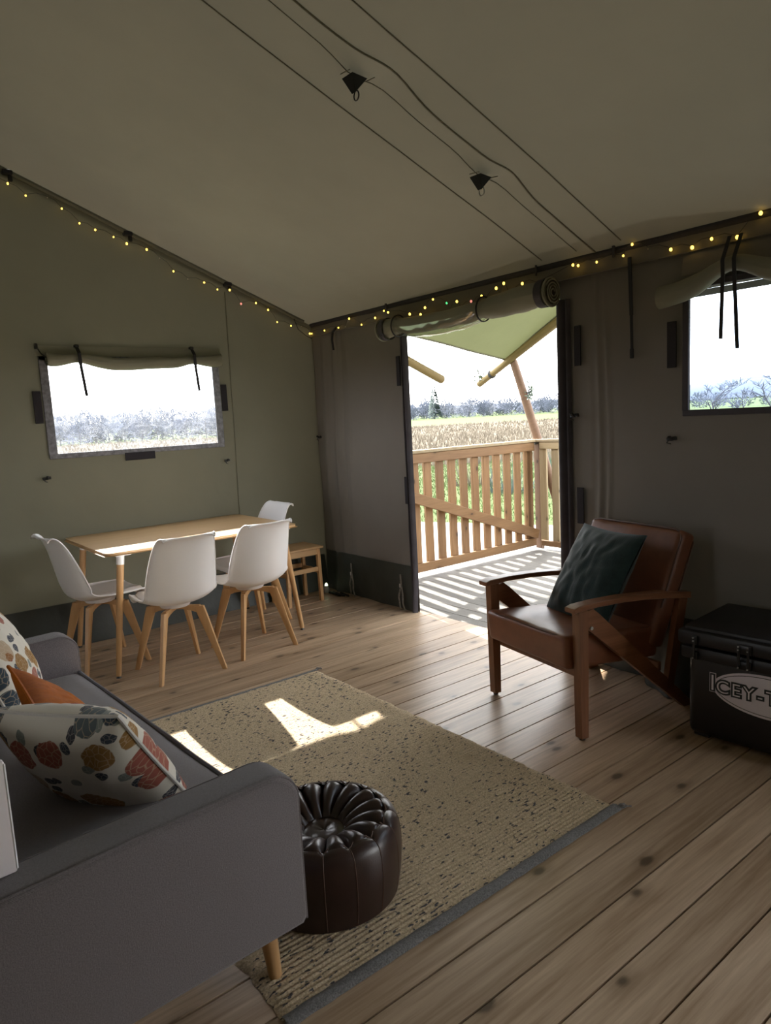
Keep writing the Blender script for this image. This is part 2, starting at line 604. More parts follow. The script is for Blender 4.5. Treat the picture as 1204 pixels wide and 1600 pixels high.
def floral_mat(name, base, seed):
    """Printed cotton: scattered roses, leaves and buds in muted colours on cream."""
    t = NT(name)
    v = t.obj((1, 1, 0.0), (seed, seed * 0.7, 0))
    wob = t.n('TexNoise', Scale=26.0, Detail=2.0)
    t.t.links.new(v, wob.inputs['Vector'])
    va = t.n('VectorMath', operation='SCALE')
    va.inputs['Scale'].default_value = 0.022
    t.t.links.new(wob.outputs['Color'], va.inputs[0])
    ad = t.n('VectorMath', operation='ADD')
    t.t.links.new(v, ad.inputs[0])
    t.t.links.new(va.outputs[0], ad.inputs[1])
    vec = ad.outputs[0]
    col = base
    col = t.ramp(t.noise(v, 8, 3), 0.3, 0.7, tuple(x * 0.95 for x in base), base)

    def blooms(col, scale, lo, hi, stops, shift, vein):
        sh = t.n('VectorMath', operation='ADD')
        t.t.links.new(vec, sh.inputs[0])
        sh.inputs[1].default_value = shift
        vo = t.n('TexVoronoi', Scale=scale)
        vo.voronoi_dimensions = '2D'
        vo.inputs['Randomness'].default_value = 0.75
        t.t.links.new(sh.outputs[0], vo.inputs['Vector'])
        mask = t.ramp(vo.outputs['Distance'], lo, hi, (1, 1, 1), (0, 0, 0))
        sep = t.n('SeparateColor')
        t.t.links.new(vo.outputs['Color'], sep.inputs[0])
        rp = t.n('ValToRGB')
        rp.color_ramp.interpolation = 'CONSTANT'
        el = rp.color_ramp.elements
        while len(el) < len(stops):
            el.new(0.5)
        for i, c in enumerate(stops):
            el[i].position = i / len(stops)
            el[i].color = (*c, 1)
        t.t.links.new(sep.outputs[0], rp.inputs[0])
        keep = t.ramp(sep.outputs[1], 0.14, 0.16)
        pet = t.n('TexVoronoi', Scale=scale * 5.5, feature='DISTANCE_TO_EDGE')
        pet.voronoi_dimensions = '2D'
        t.t.links.new(sh.outputs[0], pet.inputs['Vector'])
        line = t.ramp(pet.outputs['Distance'], 0.02, 0.09, (1, 1, 1), (0, 0, 0))
        fc = t.mix(t.math('MULTIPLY', line, 0.55), rp.outputs[0], vein)
        return t.mix(t.math('MULTIPLY', mask, keep), col, fc)
    col = blooms(col, 17.0, 0.25, 0.27, [(0.055, 0.055, 0.065), (0.22, 0.25, 0.22), (0.28, 0.07, 0.05), (0.05, 0.06, 0.08)], (0.31, 0.17, 0), (0.45, 0.42, 0.38))
    col = blooms(col, 10.0, 0.38, 0.40, [(0.33, 0.17, 0.04), (0.24, 0.075, 0.055), (0.05, 0.07, 0.09), (0.33, 0.10, 0.07), (0.10, 0.125, 0.13), (0.30, 0.16, 0.05)], (0.0, 0.0, 0), (0.55, 0.42, 0.28))
    return t.done(t.bsdf(col, 0.85, t.bump(t.noise(t.obj(), 300, 2), 0.15, 0.002), 0, 0.2, 0.1))


M['floral'] = floral_mat('floral_print', (0.72, 0.67, 0.58), 0.13)

# ------------------------------------------------------------------ the tent: floor, walls, ceiling
XL, YB, XR, YF, RIDGE = -5.08, 3.30, 2.3, -3.1, 0.10
SLOPE = 0.397


def zr(y):
    return 2.225 + SLOPE * (YB - y) if y >= RIDGE else 2.225 + SLOPE * (YB - 2 * RIDGE + y)


floor = G().box(((XL + XR) / 2 - 0.05, (YB + YF) / 2, -0.075), (XR - XL + 0.2, YB - YF + 0.1, 0.05)).build('floor', M['subfloor'], kind='structure')
g = G()
PW = 0.1492
g.box((0, 0, 0), (PW, YB - YF + 0.04, 0.045), 0)
plank_me = g.mesh('plank', M['plank'], False)
k0 = int(math.ceil((XL - 0.1 + 1.585) / 0.156))
k = k0
while -1.585 + 0.156 * (k + 1) < XR + 0.1:
    place('plank', plank_me, floor, (-1.585 + 0.156 * (k + 0.5), (YB + YF) / 2 + 0.01, -0.0225 - 0.0012 * (random.random())), (0, random.choice((-1, 1)) * 0.002, 0))
    k += 1


def lines(a, b, step, extra):
    n = max(2, int(round((b - a) / step)))
    s = [a + (b - a) * i / n for i in range(n + 1)]
    s = [x for x in s if all(abs(x - e) > step * 0.4 for e in extra)]
    return sorted(s + [e for e in extra if a - 1e-6 <= e <= b + 1e-6])


def wall_sheet(name, mat_, us, zs_low, top, holes, pos, disp, ztop_split=2.02, nup=9):
    """Canvas sheet with real openings. us: coordinates along the wall; zs_low: heights below the split; top(u): height of the eave."""
    rows = len(zs_low) + nup
    vs, fs = [], []
    for u in us:
        zz = list(zs_low) + [zs_low[-1] + (top(u) - zs_low[-1]) * (j + 1) / nup for j in range(nup)]
        for z in zz:
            vs.append(pos(u, z, disp(u, z)))
    for i in range(len(us) - 1):
        um = (us[i] + us[i + 1]) / 2
        for j in range(rows - 1):
            if j < len(zs_low) - 1:
                zm = (zs_low[j] + zs_low[j + 1]) / 2
                if any(a < um < b and c < zm < d for a, b, c, d in holes):
                    continue
            fs.append((i * rows + j, (i + 1) * rows + j, (i + 1) * rows + j + 1, i * rows + j + 1))
    return G().add(vs, fs).build(name, mat_, angle=180, kind='structure')


def bumpy(u, z, holes, amp=0.012, seed=0.0, folds=()):
    d = amp * nz(u * 1.6 + seed, z * 1.1, seed) + amp * 0.35 * nz(u * 6 + seed, z * 3.0, 3.1)
    for u0, a, w in folds:
        uu = u - u0 - 0.012 * math.sin(z * 3 + u0)
        d += a * math.exp(-(uu / w) ** 2) * (0.6 + 0.4 * nz(u0, z * 1.7))
    for a, b, c, e in holes:
        du = max(a - u, u - b, 0)
        dz = max(c - z, z - e, 0)
        f = min(1.0, math.hypot(du, dz) / 0.10)
        d *= f
    return d


# left gable wall, with the window
HL = [(1.205, 2.375, 1.31, 1.96)]
us = lines(YF, YB + 0.05, 0.06, [1.205, 2.375, RIDGE])
zs = lines(0.0, 2.02, 0.06, [1.31, 1.96])
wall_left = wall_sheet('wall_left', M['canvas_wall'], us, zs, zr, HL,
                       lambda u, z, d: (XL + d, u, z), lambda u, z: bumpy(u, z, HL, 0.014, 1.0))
# back wall, with the doorway, mesh window and an unseen opening added for daylight
DX0, DX1, DZ = -3.865, -2.545, 2.06
HB = [(DX0, DX1, -0.1, DZ), (-1.785, -0.30, 1.40, 1.97), (0.25, 1.75, 0.0, 2.0)]
us = lines(XL - 0.05, XR, 0.045, [DX0, DX1, -1.785, -0.30, 0.25, 1.75])
us = sorted(set(us + [x for x in np.arange(-5.0, -4.3, 0.015)] + [x for x in np.arange(-2.42, -2.15, 0.012)]))
zs = lines(0.0, DZ, 0.06, [1.40, 1.97, 2.0])
FOLDS = [(-4.93, -0.03, 0.035), (-4.80, -0.018, 0.02), (-4.70, 0.014, 0.02), (-4.62, -0.012, 0.018), (-2.30, -0.024, 0.016), (-2.245, -0.015, 0.012), (-2.36, -0.006, 0.01)]
wall_back = wall_sheet('wall_back', M['canvas_back'], us, zs, lambda u: zr(YB), HB,
                       lambda u, z, d: (u, YB + d, z), lambda u, z: bumpy(u, z, HB, 0.012, 5.0, FOLDS), nup=4)
# the sides behind the camera: one unseen window added to let the day in
HR = []
us = lines(YF, YB, 0.12, [RIDGE])
zs = lines(0.0, 2.02, 0.1, [])
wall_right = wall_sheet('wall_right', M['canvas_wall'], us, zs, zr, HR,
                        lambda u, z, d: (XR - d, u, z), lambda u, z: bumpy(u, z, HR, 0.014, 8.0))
HF = [(-3.4, -2.2, 1.05, 1.85)]
us = lines(XL, XR, 0.12, [-3.4, -2.2])
zs = lines(0.0, 2.02, 0.1, [1.05, 1.85])
wall_front = wall_sheet('wall_front', M['canvas_wall'], us, zs, lambda u: zr(YF), HF,
                        lambda u, z, d: (u, YF - d, z), lambda u, z: bumpy(u, z, HF, 0.014, 9.0), nup=3)

# ceiling canvas: two slopes, dented where the webbing tabs pull
TABS = [(-2.335, 1.80), (-2.33, 2.485)]


def ceil_z(x, y):
    z = zr(y)
    for tx, ty in TABS:
        z -= 0.034 * math.exp(-((x - tx) / 0.07) ** 2 - ((y - ty) / 0.08) ** 2)
        z += 0.024 * math.exp(-((x - tx - 0.05) / 0.11) ** 2 - ((y - ty - 0.17) / 0.11) ** 2)
    z += 0.02 * nz(x * 0.9, y * 0.9, 2.0) + 0.006 * nz(x * 3.0, y * 2.2, 7.0)
    e = min(1, (YB - y) / 0.4) if y > RIDGE else 1
    f = min(1, abs(x - XL) / 0.5)
    return zr(y) + (z - zr(y)) * max(0, e) * f


us = sorted(set(lines(XL - 0.06, XR + 0.06, 0.07, []) + list(np.arange(-2.75, -1.95, 0.025))))
ys = sorted(set(lines(YF - 0.05, YB + 0.02, 0.06, [RIDGE])))
g = G()
vs = [(x, y, ceil_z(x, y)) for x in us for y in ys]
ny = len(ys)
g.add(vs, [(i * ny + j, i * ny + j + 1, (i + 1) * ny + j + 1, (i + 1) * ny + j) for i in range(len(us) - 1) for j in range(ny - 1)])
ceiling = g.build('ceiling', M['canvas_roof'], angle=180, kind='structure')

for sx in (-2.60, -2.105):
    pts = [(sx + 0.004 * nz(y * 2, sx), y, ceil_z(sx, y) - 0.003) for y in np.arange(RIDGE, YB - 0.02, 0.06)]
    G().tube(pts, 0.0032, 5, flat=1.0).build('seam', M['seam'], ceiling)
for sx in (-2.37,):
    pts = [(sx, y, ceil_z(sx, y) - 0.002) for y in np.arange(RIDGE, YB - 0.02, 0.06)]
    G().tube(pts, 0.0022, 5).build('seam', M['seam'], ceiling)
# the sleeve between the seams shows only as its stitched far edge, pulled out of line at the tabs
pts = []
for y in np.arange(RIDGE, YB - 0.02, 0.04):
    x = -2.285 + 0.004 * math.sin(y * 4)
    for tx, ty in TABS:
        x += 0.035 * math.exp(-((y - ty - 0.05) / 0.13) ** 2)
    pts.append((x, y, ceil_z(x, y) - 0.003))
G().tube(pts, 0.0042, 6).build('seam', M['seam'], ceiling)
for tx, ty in TABS:
    # loop of webbing with a steel ring, hanging from the sleeve
    z0 = ceil_z(tx, ty)
    t = thing('webbing_loop', ('black webbing loop on the ceiling sleeve, the one nearer the top of the picture' if ty < 2 else
                               'black webbing loop with a shiny ring on the ceiling sleeve, the one nearer the doorway'), 'webbing loop', (tx - 0.01, ty, z0 - 0.018), 0, 'webbing loops under the ceiling')
    g = G()
    g.add([(-0.035, -0.04, 0.004), (0.035, -0.04, 0.002), (0.03, 0.035, -0.002), (-0.03, 0.035, -0.002), (-0.012, -0.012, -0.055), (0.012, -0.012, -0.055)],
          [(0, 1, 5, 4), (3, 4, 5, 2), (0, 4, 3), (1, 2, 5)])
    g.build('webbing', M['strap'], t, angle=20)
    r = G().tube([(0.016 * math.cos(a), 0, -0.062 + 0.018 * math.sin(a)) for a in np.linspace(0, 2 * PI, 14, endpoint=False)], 0.0028, 6, closed=True)
    r.build('ring', M['steel'] if ty > 2 else M['black_plastic'], t)
    for dy in (-0.06, 0.06):
        G().tube([(-0.015, dy, 0.008), (0.045, dy, 0.002)], 0.002, 5).build('stitching', M['seam'], t)

# eave band along the back wall, with the stitched valance below it
g = G()
n = 120
top = lambda x: zr(YB) + 0.012
g.grid(n, 5, lambda u, v: (XL + 0.02 + (XR - XL - 0.04) * u, YB - 0.016 - 0.022 * math.sin(PI * v), 2.205 + 0.05 * v + 0.004 * nz(u * 40)))
g.build('eave_band', M['tape'], wall_back, angle=180)
g = G()
g.grid(n, 6, lambda u, v: (XL + 0.02 + (XR - XL - 0.04) * u, YB - 0.022 - 0.010 * v + 0.006 * nz(u * 30, v), 2.21 - (0.075 + 0.006 * nz(u * 22)) * v))
g.tube([(XL + 0.02 + (XR - XL - 0.04) * u, YB - 0.036, 2.21 - 0.075 - 0.006 * nz(u * 22)) for u in np.linspace(0, 1, n)], 0.0035, 5)
g.build('eave_valance', M['canvas_back'], wall_back, angle=180)
for ex, ew in ((-2.67, 0.012), (-2.17, 0.016), (-4.03, 0.02)):
    G().box((ex, YB - 0.045, 2.225), (ew, 0.01, 0.075), 0.003).build('eave_tab', M['edge_dark'], wall_back)
# gable roll along the left wall
pts = [(XL + 0.03, y, zr(y) - 0.012 + 0.004 * nz(y * 6)) for y in np.arange(RIDGE - 2.5, YB - 0.02, 0.08)]
G().tube(pts, 0.016, 7).build('gable_edge', M['canvas_wall'], wall_left)
for ty in (1.10, 1.82, 2.545):
    g = G().box((XL + 0.03, ty, zr(ty) - 0.02), (0.045, 0.06, 0.03), 0.006)
    g.box((XL + 0.03, ty + 0.015, zr(ty) - 0.05), (0.02, 0.025, 0.045), 0.005)
    g.build('gable_tie', M['strap'], wall_left)
G().tube([(XL + 0.006 + bumpy(2.52, z, HL, 0.014, 1.0), 2.53 - 0.03 * (2.4 - z) / 2, z) for z in np.arange(0.05, 2.48, 0.08)], 0.003, 5).build('seam', M['canvas_wall'], wall_left)
# ties hanging in the corner
G().tube([(XL + 0.05, 3.1, 2.27), (XL + 0.04, 3.14, 2.19), (XL + 0.03, 3.22, 2.14), (XL + 0.02, 3.28, 2.12)], 0.003, 5).build('corner_tie', M['strap'], wall_left)

# waterproof skirts at the foot of the walls
g = G()
g.grid(70, 9, lambda u, v: (XL + 0.03 + 0.05 * (1 - v) ** 1.5 + 0.018 * nz(u * 16, v * 2) * (1 - v), YF + 0.05 + (YB - YF - 0.09) * u, 0.003 + 0.30 * v))
g.build('skirt', M['skirt'], wall_left, angle=180)


def skirt_back(x0, x1, n, hole=None):
    g = G()
    vs = []
    for i in range(n):
        x = x0 + (x1 - x0) * i / (n - 1)
        for j in range(9):
            v = j / 8
            vs.append((x, YB - 0.014 - 0.022 * (1 - v) ** 1.5 + 0.014 * nz(x * 5.5, v * 2, 4) * (1 - v) - (0.022 * math.exp(-((x + 4.86) / 0.03) ** 2)), 0.003 + 0.335 * v))
    fs = []
    for i in range(n - 1):
        xm = x0 + (x1 - x0) * (i + 0.5) / (n - 1)
        for j in range(8):
            fs.append((i * 9 + j, (i + 1) * 9 + j, (i + 1) * 9 + j + 1, i * 9 + j + 1))
    g.add(vs, fs)
    return g.build('skirt', M['skirt'], wall_back, angle=180)


skirt_back(XL + 0.03, DX0 - 0.02, 60)
skirt_back(DX1 + 0.03, 0.22, 60)
# bulge of loose skirt between the armchair and the cool box
g = G()
g.grid(14, 10, lambda u, v: (-2.0 + 0.42 * u, YB - 0.05 - 0.15 * math.sin(PI * u) * (1 - v) ** 0.8 - 0.02 * math.sin(u * 14) * (1 - v), 0.004 + 0.37 * v))
g.build('skirt_fold', M['skirt'], wall_back, angle=180)
# open zip tapes on the skirt
for zx in (-4.655, -4.02):
    g = G()
    a = [(zx, YB - 0.045, 0.27), (zx + 0.004, YB - 0.047, 0.19), (zx - 0.018, YB - 0.055, 0.10), (zx + 0.0, YB - 0.06, 0.012)]
    b = [(zx + 0.004, YB - 0.047, 0.19), (zx + 0.026, YB - 0.052, 0.12), (zx + 0.03, YB - 0.058, 0.05), (zx + 0.075, YB - 0.075, 0.010)]
    for p in (a, b):
        for q in range(len(p) - 1):
            g.beam(p[q], p[q + 1], 0.017, 0.004, 0.001, (0, 1, 0))
    z_ = g.build('skirt_zip', M['zip'], wall_back)
    G().box((zx, YB - 0.055, 0.185), (0.014, 0.008, 0.03), 0.003).build('zip_pull', M['steel'], z_)


def velcro(parent, c, d):
    G().box(c, d, 0.002).build('hook_strip', M['velcro'], parent)


velcro(wall_left, (XL + 0.022, 1.122, 1.625), (0.008, 0.052, 0.21))
velcro(wall_left, (XL + 0.022, 2.447, 1.655), (0.008, 0.048, 0.20))
velcro(wall_left, (XL + 0.022, 1.760, 1.262), (0.008, 0.215, 0.055))
velcro(wall_back, (-3.957, YB - 0.02, 1.765), (0.04, 0.008, 0.21))
velcro(wall_back, (-3.925, YB - 0.02, 0.905), (0.045, 0.008, 0.20))
velcro(wall_back, (-2.417, YB - 0.02, 1.775), (0.042, 0.008, 0.215))
velcro(wall_back, (-2.412, YB - 0.02, 0.895), (0.045, 0.008, 0.205))
velcro(wall_back, (-1.868, YB - 0.02, 1.72), (0.048, 0.008, 0.22))


def toggle(parent, p, ax, sc=1.0):
    g = G()
    q = Vector(p)
    e = Vector((0, 1, 0)) if ax == 'x' else Vector((1, 0, 0))
    nrm = Vector((1, 0, 0)) if ax == 'x' else Vector((0, -1, 0))
    g.beam(q - e * 0.022 * sc + nrm * 0.012, q + e * 0.022 * sc + nrm * 0.016 + Vector((0, 0, 0.006)), 0.012 * sc, 0.016 * sc, 0.003)
    g.beam(q + nrm * 0.01 + Vector((0, 0, -0.004)), q + nrm * 0.035 * sc + Vector((0, 0, 0.016)), 0.014 * sc, 0.010 * sc, 0.003)
    g.tube([q + nrm * 0.016 - e * 0.012, q + nrm * 0.03 - e * 0.018 + Vector((0, 0, -0.016)), q + nrm * 0.02 + Vector((0, 0, -0.022))], 0.003, 5)
    return g.build('toggle', M['black_plastic'], parent)


toggle(wall_left, (XL + 0.01, 1.125, 1.156), 'x', 1.2)
toggle(wall_left, (XL + 0.01, 2.428, 1.171), 'x')
toggle(wall_back, (-1.865, YB - 0.01, 1.262), 'y', 1.2)
toggle(wall_back, (-2.434, YB - 0.02, 1.394), 'y', 1.3)
toggle(wall_back, (-5.02, YB - 0.02, 1.30), 'y', 1.2)

# doorway edges: dark bound canvas, with a rubbery tube in it
door = G()
door.grid(60, 7, lambda u, v: (DX0 - 0.035 + 0.05 * v, YB - 0.012 - 0.03 * math.sin(PI * v) - 0.02 * math.exp(-((u) / 0.08) ** 2), 0.003 + 2.03 * u))
door.grid(60, 5, lambda u, v: (DX0 - 0.045 + 0.02 * v + 0.012 * math.exp(-(u / 0.1) ** 2) + 0.004 * nz(u * 14, v), YB - 0.02 - 0.022 * math.sin(PI * v), 0.003 + 2.03 * u))
door.grid(60, 7, lambda u, v: (DX1 - 0.015 + 0.06 * v, YB - 0.012 - 0.03 * math.sin(PI * v), 0.003 + 2.03 * u))
door.grid(60, 5, lambda u, v: (DX1 + 0.048 + 0.03 * v, YB - 0.012 - 0.022 * math.sin(PI * v), 0.003 + 2.03 * u))
door_1 = door.build('door_1', M['edge_dark'], angle=180, kind='structure')
d2 = G()
for xx in (0.25, 1.75):
    d2.box((xx, YB - 0.012, 1.0), (0.06, 0.03, 2.0), 0.004)
d2.box((1.0, YB - 0.012, 2.01), (1.56, 0.03, 0.05), 0.004)
d2.build('added_door_2', M['edge_dark'], kind='structure')  # unseen opening added so daylight reaches the chair backs and sofa

# windows: binding, clear sheet
w = G()
y0, y1, z0, z1 = 1.205, 2.375, 1.31, 1.96
for a, b in (((y0, z0), (y1, z0)), ((y0, z1), (y1, z1))):
    w.box((XL + 0.012, (a[0] + b[0]) / 2, a[1] - 0.012), (0.012, b[0] - a[0] + 0.09, 0.035), 0.003)
for yy_ in (y0 - 0.02, y1 + 0.02):
    w.box((XL + 0.012, yy_, (z0 + z1) / 2), (0.012, 0.055, z1 - z0), 0.003)
window_1 = w.build('window_1', M['frame_vinyl'], kind='structure')
g = G()
g.grid(28, 18, lambda u, v: (XL + 0.004 + 0.006 * nz(u * 5, v * 3, 1.5), y0 - 0.01 + (y1 - y0 + 0.02) * u, z0 - 0.01 + (z1 - z0 + 0.02) * v))
g.build('pane', M['vinyl'], window_1, angle=180)
w = G()
x0, x1, z0, z1 = -1.785, -0.30, 1.40, 1.97  # unseen right part widened to admit more daylight
for zz in (z0 - 0.012, z1 + 0.012):
    w.box(((x0 + x1) / 2, YB - 0.012, zz), (x1 - x0 + 0.06, 0.012, 0.03), 0.003)
for xx in (x0 - 0.016, x1 + 0.016):
    w.box((xx, YB - 0.012, (z0 + z1) / 2), (0.032, 0.012, z1 - z0), 0.003)
window_2 = w.build('window_2', M['edge_dark'], kind='structure')
g = G()
g.grid(24, 12, lambda u, v: (x0 - 0.01 + (x1 - x0 + 0.02) * u, YB + 0.002 + 0.004 * nz(u * 4, v * 2, 4.4), z0 - 0.01 + (z1 - z0 + 0.02) * v))
g.build('pane', M['mesh_pane'], window_2, angle=180)
n_win = 3
for hs, fx in ((HR, 'x'), (HF, 'y')):
    for a, b, c, d in hs:
        w = G()
        for zz in (c, d):
            ce = (XR - 0.012, (a + b) / 2, zz) if fx == 'x' else ((a + b) / 2, YF + 0.012, zz)
            w.box(ce, (0.012, b - a + 0.06, 0.04) if fx == 'x' else (b - a + 0.06, 0.012, 0.04), 0.003)
        for uu in (a, b):
            ce = (XR - 0.012, uu, (c + d) / 2) if fx == 'x' else (uu, YF + 0.012, (c + d) / 2)
            w.box(ce, (0.012, 0.04, d - c) if fx == 'x' else (0.04, 0.012, d - c), 0.003)
        w.build('window_%d' % n_win, M['edge_dark'], kind='structure')  # frame of the unseen window added for fill daylight
        n_win += 1

# ------------------------------------------------------------------ rolled blinds and the rolled door
def roll_profile(y, y0, y1, sag, straps, r):
    s = sum(math.exp(-((y - q) / 0.10) ** 2) for q in straps)
    return -sag * (1 - min(1, s)) * math.sin(PI * (y - y0) / (y1 - y0)) ** 0.5, r * (1 - 0.34 * min(1, s))


bl = thing('window_blind', 'olive canvas blind rolled up over the clear left window, tied with two straps', 'blind', (XL, 1.80, 1.95))
g = G()
ya, yb = -0.60, 0.63


def blindroll(u, v):
    y = ya + (yb - ya) * u
    dz, r = roll_profile(y, ya, yb, 0.030, (-0.41, 0.395), 0.043)
    a = 2 * PI * v
    r2 = r * (1 + 0.16 * nz(y * 7, math.cos(a) * 1.2, math.sin(a) * 1.2))
    return (0.052 + r2 * 0.8 * math.cos(a), y, -0.012 + dz + r2 * math.sin(a) + 0.01 * nz(y * 4))


g.grid(70, 18, blindroll, flip=True)
for e in (0, 1):
    c = Vector((0.052, ya + (yb - ya) * e, -0.012))
    pts = []
    for q in range(26):
        a = q * 0.55
        rr = 0.006 + 0.0012 * q
        pts.append((c.x + rr * 0.8 * math.cos(a), c.y, c.z + rr * math.sin(a)))
    g.tube(pts, 0.0035, 5)
g.build('blind_roll', M['canvas_blind'], bl, angle=180)
g = G()
g.grid(50, 6, lambda u, v: (0.02 + 0.02 * v + 0.008 * nz(u * 9, v), -0.66 + 1.30 * u, 0.075 - 0.07 * v - 0.004 * nz(u * 6)))
g.build('blind_header', M['canvas_blind'], bl, angle=180)
for sy, ln in ((-0.405, 0.21), (0.40, 0.19)):
    g = G()
    g.beam((0.055, sy - 0.004, 0.075), (0.10, sy, 0.02), 0.022, 0.004, 0, (1, 0, 0))
    g.beam((0.10, sy, 0.022), (0.092, sy + 0.004, -0.055), 0.022, 0.004, 0, (1, 0, 0))
    g.beam((0.092, sy + 0.004, -0.05), (0.07, sy + 0.028, -0.05 - ln), 0.019, 0.003, 0, (1, 0, 0))
    g.build('strap', M['strap'], bl)
    G().box((0.06, sy - 0.004, 0.07), (0.03, 0.03, 0.02), 0.004).build('buckle', M['black_plastic'], bl)
g = G()
g.box((0.05, -0.655, 0.065), (0.025, 0.02, 0.035), 0.004)
g.tube([(0.045, -0.65, 0.06), (0.05, -0.63, 0.02), (0.06, -0.60, -0.01)], 0.004, 5)
g.build('end_clip', M['black_plastic'], bl)

bl2 = thing('window_blind', 'dark canvas blind rolled up above the insect mesh window on the right', 'blind', (-1.16, YB, 2.02))
g = G()
xa, xb = -0.75, 0.90


def blindroll2(u, v):
    x = xa + (xb - xa) * u
    s = math.exp(-((x + 0.395) / 0.13) ** 2) + math.exp(-((x - 0.62) / 0.13) ** 2)
    r = 0.050 * (1 - 0.30 * min(1, s))
    a = 2 * PI * v
    r2 = r * (1 + 0.16 * nz(x * 6 + 9, math.cos(a) * 1.2, math.sin(a) * 1.2))
    return (x, -0.062 - r2 * 0.8 * math.cos(a), -0.055 + 0.075 * s - 0.02 * (x < -0.5) * (-0.5 - x) / 0.25 + r2 * math.sin(a))


g.grid(70, 18, blindroll2)
g.build('blind_roll', M['canvas_blind'], bl2, angle=180)
g = G()
g.grid(40, 5, lambda u, v: (xa + 0.1 + (xb - xa - 0.15) * u, -0.02 - 0.02 * v, 0.12 - 0.11 * v + 0.006 * nz(u * 8, v)))
g.build('blind_header', M['canvas_back'], bl2, angle=180)
for sx, e, ln in ((-0.418, -0.437, 0.335), (-0.368, -0.362, 0.385)):
    g = G()
    g.beam((sx, -0.05, 0.14), (sx, -0.115, 0.03), 0.017, 0.003, 0, (0, 1, 0))
    g.beam((sx, -0.115, 0.032), (sx, -0.11, -0.03), 0.017, 0.003, 0, (0, 1, 0))
    g.beam((sx, -0.11, -0.025), (e, -0.085, -0.03 - ln + 0.06), 0.017, 0.003, 0, (0, 1, 0))
    g.build('strap', M['strap'], bl2)

g = G()
g.beam((-2.076, YB - 0.05, 2.17), (-2.082, YB - 0.028, 1.89), 0.020, 0.004, 0, (0, 1, 0))
g.beam((-2.082, YB - 0.028, 1.89), (-2.078, YB - 0.03, 1.70), 0.014, 0.005, 0, (0, 1, 0))
g.box((-2.079, YB - 0.03, 1.70), (0.022, 0.008, 0.05), 0.003)
tag(g.build('hanging_strap', M['strap']), 'long dark strap hanging on the canvas between doorway and right window', 'strap')
g = G()
g.tube([(-4.66, YB - 0.05, 2.155), (-4.70, YB - 0.055, 2.13), (-4.715, YB - 0.055, 2.07), (-4.712, YB - 0.05, 1.99)], 0.009, 7)
tag(g.build('hanging_strap', M['strap']), 'short curled strap hanging on the canvas near the room corner', 'strap')

rd = thing('rolled_door', 'olive canvas door rolled up above the open doorway, with clear plastic inside', 'rolled door flap', (-3.25, YB - 0.08, 2.05))
ra, rb = -0.735, 0.755
STR = (-0.555, 0.245)


def rollz(x):
    s = sum(math.exp(-((x - q) / 0.12) ** 2) for q in STR)
    return 0.012 * s - 0.012 * math.cos(x * 2.0) + 0.018 * (x > 0.3) * min(1, (x - 0.3) / 0.2)


def droll(u, v):
    x = ra + (rb - ra) * u
    s = sum(math.exp(-((x - q) / 0.08) ** 2) for q in STR)
    r = (0.066 - 0.010 * (abs(x + 0.15) < 0.4) + 0.004 * (x > 0.3)) * (1 - 0.14 * min(1, s))
    a = 2 * PI * v
    r2 = r * (1 + 0.12 * nz(x * 9 + 3, math.cos(a) * 1.5, math.sin(a) * 1.5))
    return (x, -0.045 - r2 * 0.9 * math.cos(a), rollz(x) + r2 * math.sin(a))


g = G()
g.grid(90, 20, droll)
g.build('door_roll', M['canvas_blind'], rd, angle=180)
for x, nm in ((rb, 'roll_end'), (ra, 'roll_end')):
    g = G()
    pts = []
    for q in range(44):
        a = q * 0.5
        rr = 0.012 + 0.0013 * q
        pts.append((x + 0.004, -0.045 + rr * 0.9 * math.cos(a), rollz(x) + rr * math.sin(a)))
    g.tube(pts, 0.0045, 5)
    sgn = 1 if x > 0 else -1
    g.tube([(x - 0.01 * sgn, -0.045 + 0.068 * math.cos(a), rollz(x) + 0.074 * math.sin(a)) for a in np.linspace(0, 2 * PI, 26, endpoint=False)], 0.007, 6, closed=True)
    g.build(nm, M['canvas_blind'], rd, angle=180)
    g = G()
    g.grid(26, 4, lambda u, v: (x - sgn * (0.03 + 0.05 * v), -0.045 + 0.070 * math.cos(2 * PI * u), rollz(x) + 0.076 * math.sin(2 * PI * u)))
    g.build('roll_band', M['edge_dark'], rd, angle=180)
for q in STR:
    g = G()
    g.tube([(q + 0.006 * math.sin(a), -0.045 + 0.066 * math.cos(a), rollz(q) + 0.072 * math.sin(a)) for a in np.linspace(0, 2 * PI, 28, endpoint=False)], 0.0075, 6, closed=True, flat=0.5)
    g.build('strap', M['strap'], rd)
g = G()


def film(u, v):
    x = -0.52 + 0.74 * u
    w_ = math.sin(PI * u) ** 0.6
    a = -PI * 0.1 - PI * 0.85 * v
    r = 0.064 + 0.020 * w_ * (0.6 + 0.4 * math.sin(v * PI)) + 0.005 * nz(u * 8, v * 3)
    return (x, -0.045 + r * math.cos(a + 0.2) * 0.9 - 0.006, rollz(x) + r * math.sin(a) * 1.06)


g.grid(50, 16, film)
g.tube([film(u, 0.62) for u in np.linspace(0, 1, 40)], 0.0022, 5)
g.build('clear_panel', M['film'], rd, angle=180)
g = G()
g.grid(60, 5, lambda u, v: (ra + 0.03 + (rb - ra - 0.06) * u, 0.030 - 0.02 * v + 0.004 * nz(u * 9), 0.10 - 0.09 * v))
g.build('door_header', M['canvas_back'], rd, angle=180)

